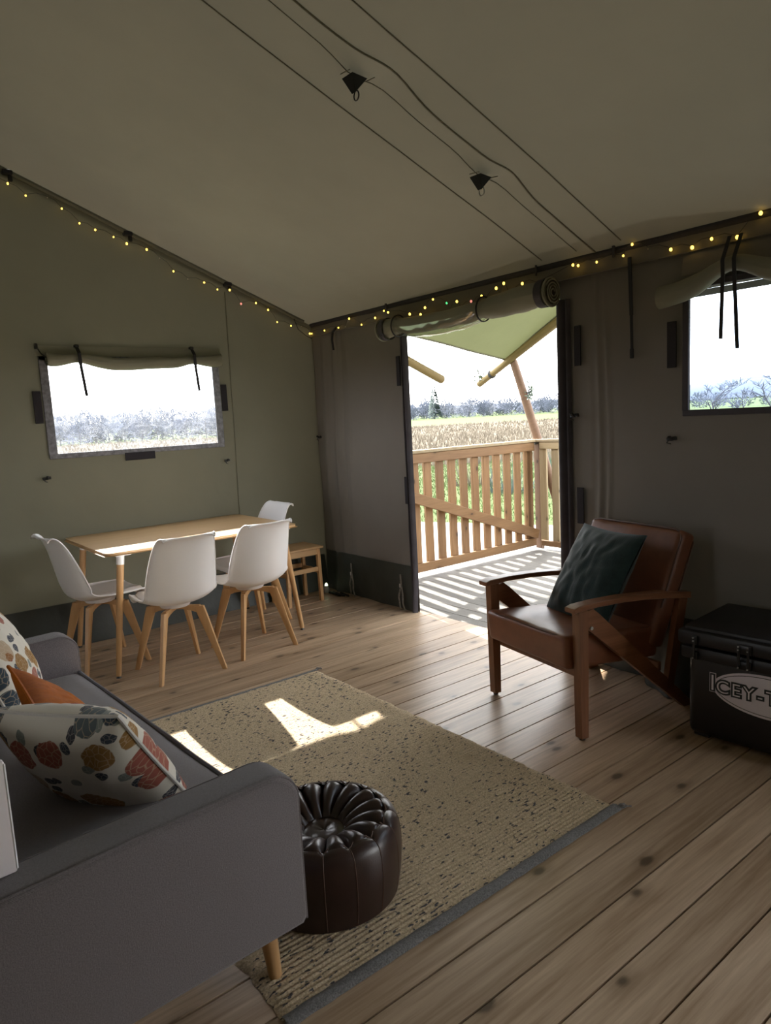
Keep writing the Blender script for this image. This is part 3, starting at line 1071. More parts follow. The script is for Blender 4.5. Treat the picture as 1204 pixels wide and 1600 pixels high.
# ------------------------------------------------------------------ rug
RX0, RX1, RY0, RY1 = -3.405, -1.375, 0.70, 2.085
rug = thing('rug', 'flat-woven jute rug flecked with navy on the plank floor', 'rug', ((RX0 + RX1) / 2, (RY0 + RY1) / 2, 0))
hw, hh = (RX1 - RX0) / 2, (RY1 - RY0) / 2
g = G()
nr = 115
cols = []
for i in range(nr * 4 + 1):
    cols.append(-hw + 0.03 + (2 * hw - 0.06) * i / (nr * 4))
ny = 64


def rug_v(x, j):
    y = -hh + 2 * hh * j / (ny - 1)
    wob = 0.010 * nz(x * 18, 3.3 if y > 0 else 8.1) + 0.006 * nz(x * 60, 1.0)
    y2 = y + wob * abs(y / hh) ** 6
    ph = (x + hw - 0.03) / (2 * hw - 0.06) * nr * 2 * PI
    ridge = 0.5 + 0.5 * math.cos(ph)
    z = 0.005 + 0.0055 * ridge * (0.75 + 0.5 * nz(x * 80, y * 45)) + 0.002 * nz(x * 3, y * 3)
    if j in (0, ny - 1):
        z = 0.001
    return (x + 0.0015 * nz(x * 40, y * 30), y2, z)


vs = [rug_v(x, j) for x in cols for j in range(ny)]
g.add(vs, [(i * ny + j, (i + 1) * ny + j, (i + 1) * ny + j + 1, i * ny + j + 1) for i in range(len(cols) - 1) for j in range(ny - 1)])
g.build('rug_field', M['rug'], rug, angle=180)
for s in (-1, 1):
    g = G()
    wdt = 0.035 if s > 0 else 0.028
    g.grid(8, 90, lambda u, v: (s * (hw - wdt * 1.1 + wdt * 1.1 * u) + 0.003 * nz(v * 30, s), -hh + 0.0 + 2 * hh * v, 0.002 + 0.010 * math.sin(PI * min(1, 0.15 + u * 0.85)) ** 0.6 * (1 + 0.2 * nz(v * 90, u * 4))), flip=(s < 0))
    g.build('rug_binding', M['rug_edge'], rug, angle=180)
    for e in (-1, 1):
        g = G()
        for q in range(5):
            p0 = Vector((s * (hw - 0.004 * q), e * hh, 0.006))
            d = Vector((s * random.uniform(-0.2, 0.5), e, 0)) * random.uniform(0.02, 0.04)
            g.tube([p0, p0 + d * 0.5 + Vector((0, 0, 0.004)), p0 + d], 0.003, 5)
        g.build('rug_tassel', M['rug_edge'], rug)

# ------------------------------------------------------------------ dining table
tb = thing('dining_table', 'oak-topped dining table with round splayed legs below the left window', 'table', (-4.585, 1.825, 0))
TX, TY = 0.455, 0.64
poly = []
for cx, cy, a0 in ((TX, TY, 0), (-TX, TY, 90), (-TX, -TY, 180), (TX, -TY, 270)):
    r = 0.05
    ox, oy = cx - math.copysign(r, cx), cy - math.copysign(r, cy)
    for q in range(6):
        a = math.radians(a0 + 18 * q)
        poly.append((ox + r * math.cos(a), oy + r * math.sin(a)))
g = G()
n = len(poly)
layers = [(-0.012, 0.732), (0.0, 0.737), (0.0, 0.746), (-0.003, 0.75)]
vs = []
for off, z in layers:
    for x, y in poly:
        vs.append((x + math.copysign(off, x), y + math.copysign(off, y), z))
fs = [tuple(range(n - 1, -1, -1)), tuple(range(3 * n, 4 * n))]
for l in range(3):
    fs += [(l * n + i, l * n + (i + 1) % n, (l + 1) * n + (i + 1) % n, (l + 1) * n + i) for i in range(n)]
g.add(vs, fs)
g.build('tabletop', M['oak'], tb, angle=30)
for sx, sy in ((1, -1), (1, 1), (-1, -1), (-1, 1)):
    topx = 0.40 if sx > 0 else -0.36
    footx = 0.425 if sx > 0 else -0.39
    a, b = Vector((topx, sy * 0.545, 0.725)), Vector((footx, sy * 0.635, 0.012))
    leg = G().tube([a.lerp(b, 0.075), a.lerp(b, 0.5), b], [0.0215, 0.019, 0.0155], 14).build('leg', M['beech'], tb)
    G().tube([a, a.lerp(b, 0.08)], 0.0225, 14).build('leg_cap', M['white_metal'], leg)
    G().tube([b, b - Vector((0, 0, 0.012))], [0.010, 0.015], 10).build('foot', M['black_plastic'], leg)
    G().box((topx, sy * 0.54, 0.727), (0.09, 0.09, 0.008), 0.002).build('mount_plate', M['white_metal'], tb)

# ------------------------------------------------------------------ dining chairs
PROF = [(0.225, 0.412, 0.178, 0.012), (0.228, 0.430, 0.190, 0.016), (0.205, 0.443, 0.205, 0.022), (0.10, 0.436, 0.225, 0.032), (-0.02, 0.428, 0.230, 0.042),
        (-0.11, 0.430, 0.228, 0.055), (-0.172, 0.458, 0.226, 0.072), (-0.203, 0.520, 0.222, 0.080), (-0.222, 0.60, 0.216, 0.072),
        (-0.238, 0.68, 0.207, 0.058), (-0.256, 0.76, 0.193, 0.042), (-0.276, 0.815, 0.178, 0.028), (-0.298, 0.845, 0.165, 0.018), (-0.312, 0.850, 0.160, 0.012)]


def spline(t):
    n = len(PROF) - 1
    x = min(max(t, 0), 1) * n
    i = min(int(x), n - 1)
    f = x - i
    p = [PROF[max(0, min(n, i + k))] for k in (-1, 0, 1, 2)]
    return [0.5 * (2 * p[1][c] + (p[2][c] - p[0][c]) * f + (2 * p[0][c] - 5 * p[1][c] + 4 * p[2][c] - p[3][c]) * f * f
                   + (3 * p[1][c] - p[0][c] - 3 * p[2][c] + p[3][c]) * f ** 3) for c in range(4)]


def shell_pt(t, u, off=0.0, wscale=1.0):
    y, z, w_, l = spline(t)
    y2, z2, _, _ = spline(min(1, t + 0.01))
    y1, z1, _, _ = spline(max(0, t - 0.01))
    ty, tz = y2 - y1, z2 - z1
    L = math.hypot(ty, tz) or 1
    ny_, nz_ = tz / L, -ty / L            # towards the sitter
    k = l * abs(u) ** 2.3 + off
    drop = 0.028 * max(0, (t - 0.82) / 0.18) ** 2 * abs(u) ** 4 - 0.006 * max(0, (t - 0.82) / 0.18) * (1 - u * u) * -1
    return (w_ * u * wscale * (1 - 0.05 * abs(u) ** 6), y + ny_ * k, z + nz_ * k - drop)


def make_chair(label, loc, rot):
    t = thing('dining_chair', label, 'chair', loc, rot, 'white dining chairs')
    g = G()
    nu, nv = 21, 42
    inner = [[shell_pt(j / (nv - 1), -1 + 2 * i / (nu - 1), 0.0) for j in range(nv)] for i in range(nu)]
    outer = [[shell_pt(j / (nv - 1), -1 + 2 * i / (nu - 1), -0.007) for j in range(nv)] for i in range(nu)]
    vs = [p for r in inner for p in r] + [p for r in outer for p in r]
    o = nu * nv
    fs = []
    for i in range(nu - 1):
        for j in range(nv - 1):
            a = (i * nv + j, (i + 1) * nv + j, (i + 1) * nv + j + 1, i * nv + j + 1)
            fs.append(a)
            fs.append(tuple(x + o for x in a[::-1]))
    for i in range(nu - 1):
        for j in (0, nv - 1):
            a = (i * nv + j, (i + 1) * nv + j, (i + 1) * nv + j + o, i * nv + j + o)
            fs.append(a if j else a[::-1])
    for j in range(nv - 1):
        for i in (0, nu - 1):
            a = (i * nv + j, i * nv + j + 1, i * nv + j + 1 + o, i * nv + j + o)
            fs.append(a if i == 0 else a[::-1])
    g.add(vs, fs)
    # rolled rim
    rim = [shell_pt(0, u, -0.003) for u in np.linspace(-1, 1, 12)] + [shell_pt(v, 1, -0.003) for v in np.linspace(0.03, 0.97, 34)] + \
          [shell_pt(1, u, -0.003) for u in np.linspace(1, -1, 12)] + [shell_pt(v, -1, -0.003) for v in np.linspace(0.97, 0.03, 34)]
    g.tube(rim, 0.0062, 6, closed=True)
    g.build('shell', M['white_plastic'], t, angle=60)
    g = G()

    def pad(u, v):
        q = 0.13 + 0.33 * v
        uu = -0.80 + 1.6 * u
        e = min(1, min(u, 1 - u, v, 1 - v) / 0.13)
        return shell_pt(q, uu, 0.004 + 0.020 * (1 - (1 - e) ** 2.5))
    g.grid(16, 16, pad)
    g.build('seat_pad', M['pad'], t, angle=180)
    for sx in (-1, 1):
        for sy in (-1, 1):
            a, b = Vector((sx * 0.105, sy * 0.105, 0.392)), Vector((sx * 0.196, sy * 0.194, 0.0))
            g = G()
            ang = math.atan2(sy, sx)
            ex, ey = Vector((math.cos(ang), math.sin(ang), 0)), Vector((-math.sin(ang), math.cos(ang), 0))
            vs = []
            for p, wr, wt in ((a, 0.030, 0.016), (a.lerp(b, 0.16), 0.029, 0.016), (a.lerp(b, 0.55), 0.021, 0.0145), (b, 0.0145, 0.0125)):
                for k in range(8):
                    q = 2 * PI * (k + 0.5) / 8
                    cx, cy = math.cos(q), math.sin(q)
                    cx = math.copysign(abs(cx) ** 0.55, cx)
                    cy = math.copysign(abs(cy) ** 0.55, cy)
                    vs.append(p + ex * cx * wr + ey * cy * wt)
            fs = [tuple(range(7, -1, -1))[::-1], tuple(range(24, 32))]
            for l in range(3):
                fs += [(l * 8 + k, (l + 1) * 8 + k, (l + 1) * 8 + (k + 1) % 8, l * 8 + (k + 1) % 8) for k in range(8)]
            g.add(vs, fs)
            g.build('leg', M['beech'], t, angle=45)
    for s in (-1, 1):
        g = G()
        pl = [(-0.155, 0.398), (0.155, 0.398), (0.145, 0.350), (0.10, 0.366), (0.05, 0.374), (-0.05, 0.374), (-0.10, 0.366), (-0.145, 0.350)]
        R_ = Matrix.Rotation(s * PI / 4, 4, 'Z') @ Matrix(((1, 0, 0, 0), (0, 0, 1, 0), (0, 1, 0, 0), (0, 0, 0, 1)))
        g.prism(pl, 0.022, R_)
        g.build('cross_rail', M['beech_h'], t, angle=30)
    G().lathe([(0.085, 0.396), (0.09, 0.404), (0.10, 0.426)], 18).build('mount', M['white_plastic'], t)
    return t


chair0 = make_chair('white shell chair at the near left end of the table, seen from the side', (-4.535, 1.235, 0), math.radians(4))
for lab, loc, rz in (('white shell chair seen from behind, next to the near left table leg', (-4.03, 1.52, 0), math.radians(90)),
                     ('white shell chair seen from behind, hiding the far right end of the table', (-4.085, 2.045, 0), math.radians(93)),
                     ('white shell chair at the far end of the table, mostly hidden, beside the wooden stool', (-4.65, 2.345, 0), math.radians(180))):
    c = copy_tree(chair0)
    c.location = loc
    c.rotation_euler = (0, 0, rz)
    c['label'] = lab

# ------------------------------------------------------------------ wooden stool in the corner
st = thing('step_stool', 'small square wooden stool in the room corner behind the white chairs', 'stool', (-4.845, 2.845, 0))
g = G().box((0, 0, 0.441), (0.30, 0.36, 0.018), 0.004)
g.build('seat', M['stool_wood'], st, angle=30)
for sx in (-1, 1):
    for sy in (-1, 1):
        G().beam((sx * 0.122, sy * 0.150, 0), (sx * 0.118, sy * 0.142, 0.432), 0.030, 0.030, 0.003, (1, 0, 0)).build('leg', M['beech'], st, angle=30)
    G().box((sx * 0.119, 0, 0.407), (0.018, 0.29, 0.05), 0.003).build('apron', M['stool_wood'], st, angle=30)
    G().box((sx * 0.120, 0, 0.265), (0.016, 0.28, 0.036), 0.003).build('stretcher', M['stool_wood'], st, angle=30)
for sy in (-1, 1):
    G().box((0, sy * 0.143, 0.407), (0.24, 0.018, 0.05), 0.003).build('apron', M['beech_h'], st, angle=30)
    G().box((0, sy * 0.145, 0.245), (0.23, 0.016, 0.036), 0.003).build('stretcher', M['beech_h'], st, angle=30)

# made-up glowing jar for the corner's daylight gap and the dark spare pegs beside it
jl = thing('daylight_gap_jar', 'made-up glowing jar standing in for a daylight gap in the room corner', 'daylight stand-in', (-4.90, 3.16, 0))
G().lathe([(0.020, 0.0), (0.024, 0.006), (0.024, 0.04), (0.018, 0.055), (0.018, 0.062)], 12).build('jar', simple('jar_glass', (0.5, 0.55, 0.5), 0.1), jl)
G().lathe([(0.012, 0.063), (0.013, 0.072), (0.004, 0.085)], 10).build('bulb', glow('daylight_gap_glow', (0.75, 0.9, 0.55), 1.8), jl)  # glow imitates daylight leaking in at the corner
g = G()
for i in range(5):
    x = -4.83 + i * 0.035
    g.tube([(x - 0.03, 3.16 + 0.02 * math.sin(i * 2), 0.010 + 0.004 * i), (x + 0.06, 3.18 - 0.02 * math.sin(i), 0.012)], 0.010, 6)
tag(g.build('ground_peg_pile', M['black_plastic']), 'little heap of black pegs on the floor along the back wall skirt', 'pegs', kind='stuff')

# ------------------------------------------------------------------ sofa
sf = thing('sofa', 'grey fabric two-seat sofa with slim arms and tapered wooden legs', 'sofa', (-1.455, 0.822, 0), math.radians(2.5))
LEN, DEP, AW = 1.80, 0.84, 0.115


def sofa_arm(x0, x1):
    g = G()
    # outline of the arm seen from the side, rounded at the upper front corner
    out = [(-DEP, 0.185), (-0.012, 0.175), (0.0, 0.19)]
    for q in range(8):
        a = math.radians(0 + 90 * q / 7)
        out.append((-0.065 + 0.065 * math.cos(a) - 0.012 * math.sin(a), 0.535 + 0.065 * math.sin(a)))
    out += [(-0.40, 0.595), (-DEP, 0.582)]
    n = len(out)
    xs = [(x0, 0.014), (x0 + 0.005, 0.004), (x0 + 0.016, 0.0), (x1 - 0.016, 0.0), (x1 - 0.005, 0.004), (x1, 0.014)]
    vs = []
    cy, cz = -0.42, 0.39
    for x, ins in xs:
        for y, z in out:
            d = Vector((y - cy, z - cz))
            sy = 1 - ins / max(abs(d.x), 0.05) if abs(d.x) > 0.05 else 1
            sz = 1 - ins / max(abs(d.y), 0.05) if abs(d.y) > 0.05 else 1
            vs.append((x, cy + d.x * sy, cz + d.y * sz))
    fs = [tuple(range(n)), tuple(5 * n + i for i in range(n - 1, -1, -1))]
    for l in range(5):
        fs += [(l * n + i, (l + 1) * n + i, (l + 1) * n + (i + 1) % n, l * n + (i + 1) % n) for i in range(n)]
    g.add(vs, fs)
    return g, out


for x0, x1 in ((-AW, 0.0), (-LEN, -LEN + AW)):
    g, out = sofa_arm(x0, x1)
    arm = g.build('armrest', M['sofa'], sf, angle=50)
    xs_ = x1 - 0.006
    G().tube([(xs_, y * 1.0 - 0.004, z - 0.004) for y, z in out[2:]], 0.0028, 5).build('stitching', M['sofa'], arm)
    xs_ = x0 + 0.006
    G().tube([(xs_, y * 1.0 - 0.004, z - 0.004) for y, z in out[2:]], 0.0028, 5).build('stitching', M['sofa'], arm)
G().box((-LEN / 2, -0.42, 0.255), (LEN - 2 * AW + 0.01, 0.78, 0.13), 0.02, seg=2).build('base', M['sofa'], sf)
g = G()


def seat_top(u, v):
    x = -AW - 0.004 - (LEN - 2 * AW - 0.008) * u
    y = -0.70 + 0.685 * v
    e = min(1, min(u, 1 - u) / 0.05) ** 0.5
    f = min(1, (1 - v) / 0.06) ** 0.5 if v > 0.94 else 1
    return (x, y + 0.004 * nz(u * 5), 0.425 + 0.022 * e * f + 0.006 * nz(u * 4, v * 3) + 0.008 * math.sin(PI * v))


g.grid(40, 22, seat_top, flip=True)
g.grid(40, 8, lambda u, v: (-AW - 0.004 - (LEN - 2 * AW - 0.008) * u, -0.015 + 0.004 * nz(u * 5) + 0.012 * math.sin(PI * v), 0.425 - 0.105 * v), flip=True)
sc_ = g.build('seat_cushion', M['sofa'], sf, angle=180)
G().tube([(-AW - 0.004 - (LEN - 2 * AW - 0.008) * u, -0.013 + 0.004 * nz(u * 5), 0.428 + 0.002 * nz(u * 9)) for u in np.linspace(0, 1, 50)], 0.0085, 7).build('piping', M['sofa_pipe'], sc_)
g = G()
Rb = Matrix.Translation((-LEN / 2, -0.745, 0.565)) @ Matrix.Rotation(math.radians(10), 4, 'X')
g.box((0, 0, 0), (LEN - 0.03, 0.15, 0.38), 0.03, Rb, 3)
g.build('backrest', M['sofa'], sf)
for lx in (-0.10, -LEN + 0.10):
    for ly, ty in ((-0.075, 0.012), (-DEP + 0.08, -0.012)):
        s = 1 if lx > -0.5 else -1
        G().tube([(lx, ly, 0.20), (lx + s * 0.012, ly + ty, 0.006)], [0.026, 0.018], 14).build('leg', M['beech'], sf)

# ------------------------------------------------------------------ cushions
def pillow(name, label, cat, mat_, pipe, loc, rot, size=0.44, thick=0.085, seed=0.0, crease=0.004, pinch=0.05, group=None):
    t = thing(name, label, cat, (0, 0, 0), 0, group)
    t.matrix_world = Matrix.Translation(loc) @ rot
    g = G()
    n = 34

    def outline(u, v):
        x = u * (1 - pinch * (1 - v * v)) * size / 2
        y = v * (1 - pinch * (1 - u * u)) * size / 2
        return x, y

    def side(sgn):
        def fn(a, b):
            u, v = -1 + 2 * a, -1 + 2 * b
            x, y = outline(u, v)
            h = ((1 - abs(u) ** 2.4) * (1 - abs(v) ** 2.4)) ** 0.55
            edge = min(1, 4 * min(1 - abs(u), 1 - abs(v)))
            w_ = crease * (nz(u * 4 + seed, v * 4, sgn) + 0.7 * nz(u * 9 + seed, v * 3, sgn * 2)) * edge
            r = crease * 1.6 * nz(seed + math.atan2(v, u) * 4.0, sgn) * edge * min(1, math.hypot(u, v))
            return (x, y, sgn * (thick * h + 0.003) + (w_ + r) * (0.3 + h))
        return fn
    g.grid(n, n, side(1))
    g.grid(n, n, side(-1), flip=True)
    g.build('cover', mat_, t, angle=180)
    if pipe:
        pts = []
        for k in range(96):
            s, f = divmod(k / 96 * 4, 1)
            u, v = [(-1 + 2 * f, -1), (1, -1 + 2 * f), (1 - 2 * f, 1), (-1, 1 - 2 * f)][int(s)]
            x, y = outline(u, v)
            pts.append((x * 1.012, y * 1.012, 0.0))
        G().tube(pts, 0.0055, 6, closed=True).build('piping', pipe, t)
    return t


def frame(normal, up, roll=0.0):
    """Local z along normal, local y as near 'up' as possible, turned by roll degrees."""
    z = Vector(normal).normalized()
    y = Vector(up) - z * Vector(up).dot(z)
    y.normalize()
    x = y.cross(z)
    m = Matrix((x, y, z)).transposed().to_4x4()
    return m @ Matrix.Rotation(math.radians(roll), 4, 'Z')


pillow('scatter_cushion', 'floral cream cushion leaning in the near corner of the sofa, its piped edge towards us', 'cushion', M['floral'], M['white_pipe'],
       (-1.94, 0.465, 0.575), frame((0.467, -0.677, -0.567), (0.787, 0.027, 0.616), 45), 0.43, 0.095, 1.0, 0.004, 0.05, 'floral cushions')
pillow('scatter_cushion', 'orange velvet cushion half hidden behind the near floral cushion', 'cushion', M['orange'], M['orange'],
       (-2.21, 0.49, 0.56), frame((0.05, 0.78, 0.62), (0, 0, 1), 4), 0.42, 0.06, 2.0, 0.005, 0.05)
pillow('scatter_cushion', 'floral cream cushion at the far end of the sofa against the far arm', 'cushion', M['floral'], M['white_pipe'],
       (-2.86, 0.40, 0.645), frame((0.30, 0.84, 0.42), (0, 0, 1), -10), 0.44, 0.085, 3.0, 0.004, 0.05, 'floral cushions')

wb = thing('board', 'blank white board standing on edge on the near sofa arm, at the left picture edge', 'board', (-1.50, 0.088, 0.590), math.radians(2.5))
g = G().box((0, 0, 0.118), (0.018, 0.216, 0.236), 0.006, None, 2)
g.build('panel', M['white_board'], wb)
G().tube([(0.006, 0.107, 0.008), (0.006, 0.107, 0.228)], 0.003, 6).build('lit_edge_strip', M['white_metal'], wb)  # paler strip imitates light catching the board's edge

# ------------------------------------------------------------------ leather pouf
pf = thing('pouf', 'round dark brown leather pouf with gathered top, beside the sofa arm', 'pouf', (-1.755, 1.065, 0.010))
NP = 16
PR, PH = 0.238, 0.225


def rim(a):
    return 1.0


g = G()
seg = 2 * PI / NP


def side_panel(u, v):
    a = (-0.5 + u) * seg
    puff = math.sin(PI * u) ** 0.5
    if v < 0.62:
        q = v / 0.62
        r = PR * (0.91 + 0.09 * math.sin(PI * (0.10 + 0.62 * q)))
        z = (PH - 0.035) * q
    else:
        q = (v - 0.62) / 0.38
        r = PR * (0.975 - 0.175 * (1 - math.cos(q * PI / 2)) ** 0.9)
        z = PH - 0.035 + 0.042 * math.sin(q * PI / 2) - 0.010 * (1 - puff) * q * q
    return (r * math.cos(a), r * math.sin(a), max(0.0, z))


g.grid(9, 20, side_panel, flip=False)
side_me = g.mesh('side_panel', M['pouf'], True, 180)
g = G()


def top_panel(u, v):
    """One pleat: from the button (v=0) out to the gathered rim (v=1)."""
    a = (-0.5 + u) * seg
    r0 = 0.062
    rr = r0 + (PR * 0.815 - r0) * v
    puff = math.sin(PI * u) ** 0.5
    fold = (0.020 * math.sin(PI * min(1, v * 1.02)) ** 0.7 + 0.010 * v) * puff
    z = PH - 0.042 * (1 - v) ** 1.2 + fold - 0.016 * v * (1 - puff) + 0.006 * (u - 0.5) * v
    a2 = a + 0.10 * (1 - v)
    if v > 0.88:
        z -= 0.012 * ((v - 0.88) / 0.12) ** 2
    return (rr * math.cos(a2), rr * math.sin(a2), z)


g.grid(11, 16, top_panel, flip=True)
top_me = g.mesh('top_panel', M['pouf'], True, 180)
g = G()
g.tube([Vector(side_panel(0.0, v)) @ Matrix.Rotation(-0.5 * seg, 3, 'Z') for v in np.linspace(0.02, 0.98, 20)], 0.0016, 5)
g.tube([(PR * 0.80, -0.016, PH + 0.012), (PR * 0.83, 0.0, PH - 0.004), (PR * 0.80, 0.016, PH + 0.012)], 0.0022, 5)
seam_me = g.mesh('stitching', M['pouf_thread'], True, 60)
for k in range(NP):
    place('side_panel', side_me, pf, (0, 0, 0), (0, 0, k * seg))
    place('top_panel', top_me, pf, (0, 0, 0), (0, 0, k * seg))
    place('stitching', seam_me, pf, (0, 0, 0), (0, 0, (k + 0.5) * seg))
g = G()
g.grid(30, 8, lambda u, v: (0.070 * (1 - v) * math.cos(2 * PI * u), 0.070 * (1 - v) * math.sin(2 * PI * u), PH - 0.046 + 0.010 * (1 - (1 - v) ** 4) - 0.012 * v * v + 0.004 * nz(math.cos(2 * PI * u) * 2, math.sin(2 * PI * u) * 2, v * 2)), flip=True)
g.build('centre_patch', M['pouf'], pf, angle=180)
G().tube([(0.069 * math.cos(a), 0.069 * math.sin(a), PH - 0.040) for a in np.linspace(0, 2 * PI, 40, endpoint=False)], 0.0026, 5, closed=True).build('patch_stitching', M['pouf_thread'], pf)
G().lathe([(PR * 0.86, 0.0), (PR * 0.88, 0.004), (PR * 0.80, PH * 0.7)], 32).build('lining', M['pouf'], pf)

# ------------------------------------------------------------------ armchair
ac = thing('armchair', 'tan leather lounge chair with angular stained wooden arms beside the doorway', 'armchair', (-2.112, 2.496, 0), math.radians(-10.4))
MS = Matrix(((0, 0, 1, 0), (1, 0, 0, 0), (0, 1, 0, 0), (0, 0, 0, 1)))    # outline drawn in (y, z), thickness along x
tilt = Matrix.Translation((0, 0.22, 0.365)) @ Matrix.Rotation(math.radians(-5.5), 4, 'X')
g = G()
bm = bmesh.new()
bmesh.ops.create_cube(bm, size=1)
bmesh.ops.scale(bm, vec=(0.572, 0.58, 0.15), verts=bm.verts)
bmesh.ops.bevel(bm, geom=bm.edges[:], offset=0.028, segments=4, affect='EDGES', profile=0.6)
bmesh.ops.subdivide_edges(bm, edges=[e for e in bm.edges if e.calc_length() > 0.2], cuts=8, use_grid_fill=True)
bm.verts.index_update()
vs = []
for v in bm.verts:
    p = v.co.copy()
    if p.z > 0.05:
        p.z += 0.012 * math.cos(p.x * PI / 0.6) * math.cos(p.y * PI / 0.62) + 0.004 * nz(p.x * 7, p.y * 7)
    if p.y < -0.25 and p.z < -0.03:
        p.y += 0.02
    p.z += 0.002 * nz(p.x * 12, p.y * 12, p.z * 9)
    vs.append(p[:])
g.add(vs, [[v.index for v in f.verts] for f in bm.faces], tilt)
bm.free()
seat_ = g.build('seat', M['leather'], ac, angle=60)
g = G()
pts = [(-0.272, 0.25, 0.068), (-0.274, -0.2, 0.068), (-0.262, -0.272, 0.068), (-0.2, -0.284, 0.068), (0.2, -0.284, 0.068), (0.262, -0.272, 0.068), (0.274, -0.2, 0.068), (0.272, 0.25, 0.068)]
g.tube([tilt @ Vector(p) for p in pts], 0.0048, 6)
g.build('piping', M['leather_pipe'], seat_)
tb_ = Matrix.Translation((0.015, 0.585, 0.577)) @ Matrix.Rotation(math.radians(-22.5), 4, 'X')
g = G()
bm = bmesh.new()
bmesh.ops.create_cube(bm, size=1)
bmesh.ops.scale(bm, vec=(0.578, 0.10, 0.56), verts=bm.verts)
bmesh.ops.bevel(bm, geom=bm.edges[:], offset=0.030, segments=4, affect='EDGES', profile=0.6)
bmesh.ops.subdivide_edges(bm, edges=[e for e in bm.edges if e.calc_length() > 0.2], cuts=8, use_grid_fill=True)
bm.verts.index_update()
vs = []
for v in bm.verts:
    p = v.co.copy()
    if p.y < -0.03:
        p.y -= 0.010 * math.cos(p.x * PI / 0.6) * math.cos(p.z * PI / 0.6) + 0.004 * nz(p.x * 7, p.z * 7)
    p.x *= 1 + 0.02 * (p.z / 0.28)
    vs.append(p[:])
g.add(vs, [[v.index for v in f.verts] for f in bm.faces], tb_)
bm.free()
back_ = g.build('backrest', M['leather'], ac, angle=60)
g = G()
for yy_ in (-0.043, 0.043):
    pts = [(-0.285, yy_, -0.1), (-0.290, yy_, 0.24), (-0.27, yy_, 0.270), (-0.24, yy_, 0.279), (0.24, yy_, 0.279), (0.27, yy_, 0.270), (0.290, yy_, 0.24), (0.285, yy_, -0.1)]
    g.tube([tb_ @ Vector(p) for p in pts], 0.0048, 6)
g.build('piping', M['leather_pipe'], back_)
for s in (-1, 1):
    T = Matrix.Translation((s * 0.312, 0, 0)) @ MS
    g = G()
    g.prism([(-0.019, 0.012), (0.019, 0.012), (0.027, 0.585), (-0.027, 0.585)], 0.042, T)
    leg = g.build('front_leg', M['walnut_v'], ac, angle=30)
    G().lathe([(0.012, 0.0), (0.014, 0.012)], 10, Matrix.Translation((s * 0.312, 0, 0))).build('foot', M['black_plastic'], leg)
    g = G()
    g.prism([(0.018, 0.575), (0.018, 0.505), (0.635, 0.0), (0.705, 0.0), (0.095, 0.555), (0.06, 0.583)], 0.030, T)
    g.build('rear_leg', M['walnut'], ac, angle=30)
    g = G()
    g.prism([(0.515, 0.115), (0.555, 0.095), (0.655, 0.535), (0.598, 0.540)], 0.030, T)
    g.build('upright', M['walnut_v'], ac, angle=30)
    tops = [(-0.058, 0.603), (-0.03, 0.611), (0.08, 0.614), (0.22, 0.610), (0.36, 0.600), (0.50, 0.584), (0.62, 0.566), (0.672, 0.558)]
    bots = [(0.672, 0.528), (0.62, 0.535), (0.50, 0.556), (0.36, 0.574), (0.22, 0.585), (0.08, 0.589), (-0.03, 0.585), (-0.058, 0.583)]
    g = G()
    prof = tops + bots
    n = len(prof)
    vs = []
    for k, (xo, ins) in enumerate(((-0.031, 0.003), (-0.027, 0.0), (0.027, 0.0), (0.031, 0.003))):
        for y, z in prof:
            wid = 1.0 if y < 0.5 else 1.0 - 0.4 * (y - 0.5) / 0.18
            vs.append((s * 0.312 + xo * wid, y, z - (ins if (y, z) in tops else -ins)))
    fs = [tuple(range(n)), tuple(3 * n + i for i in range(n - 1, -1, -1))]
    for l in range(3):
        fs += [(l * n + i, (l + 1) * n + i, (l + 1) * n + (i + 1) % n, l * n + (i + 1) % n) for i in range(n)]
    g.add(vs, fs)
    g.build('arm', M['walnut'], ac, angle=30)
    G().tube([(s * 0.335, 0.045, 0.50), (s * 0.329, 0.045, 0.50)], 0.008, 10).build('bolt', M['steel'], ac)
for yb_, zb_ in ((0.03, 0.285), (0.50, 0.22)):
    G().box((0, yb_, zb_), (0.60, 0.022, 0.045), 0.004).build('rail', M['walnut'], ac, angle=30)

RA = Matrix.Rotation(math.radians(-10.4), 4, 'Z')
_c = Matrix.Translation((-2.112, 2.496, 0)) @ RA @ Vector((0.045, 0.335, 0.640))
_n = RA.to_3x3() @ Vector((-0.16, -0.86, 0.50))
_u = RA.to_3x3() @ Vector((0.0, 0.35, 0.9))
pillow('scatter_cushion', 'dark green velvet cushion leaning on the back of the tan leather armchair', 'cushion', M['green'], None,
       _c, frame(_n, _u, -3), 0.49, 0.075, 6.0, 0.007, 0.06)

# ------------------------------------------------------------------ cool box
cb = thing('cool_box', 'black hard plastic cool box with an oval badge, standing right of the armchair', 'cool box', (-1.515, 2.795, 0), math.radians(3.5))
CW, CD = 0.64, 0.42
G().box((CW / 2, CD / 2, 0.205), (CW, CD, 0.38), 0.03, None, 3).build('body', M['cooler'], cb)
G().box((CW / 2, CD / 2, 0.385), (CW + 0.045, CD + 0.045, 0.055), 0.012, None, 2).build('rim', M['cooler'], cb)
lid = G()
lid.box((CW / 2, CD / 2, 0.452), (CW + 0.07, CD + 0.06, 0.062), 0.014, None, 2)
lid.box((CW / 2, CD / 2, 0.486), (CW + 0.03, CD + 0.02, 0.028), 0.012, None, 2)
lid.build('lid', M['cooler'], cb)
for q in ((0.05, 0.05), (CW - 0.05, 0.05), (0.05, CD - 0.05), (CW - 0.05, CD - 0.05)):
    G().box((q[0], q[1], 0.009), (0.07, 0.05, 0.018), 0.005).build('foot', M['black_plastic'], cb)
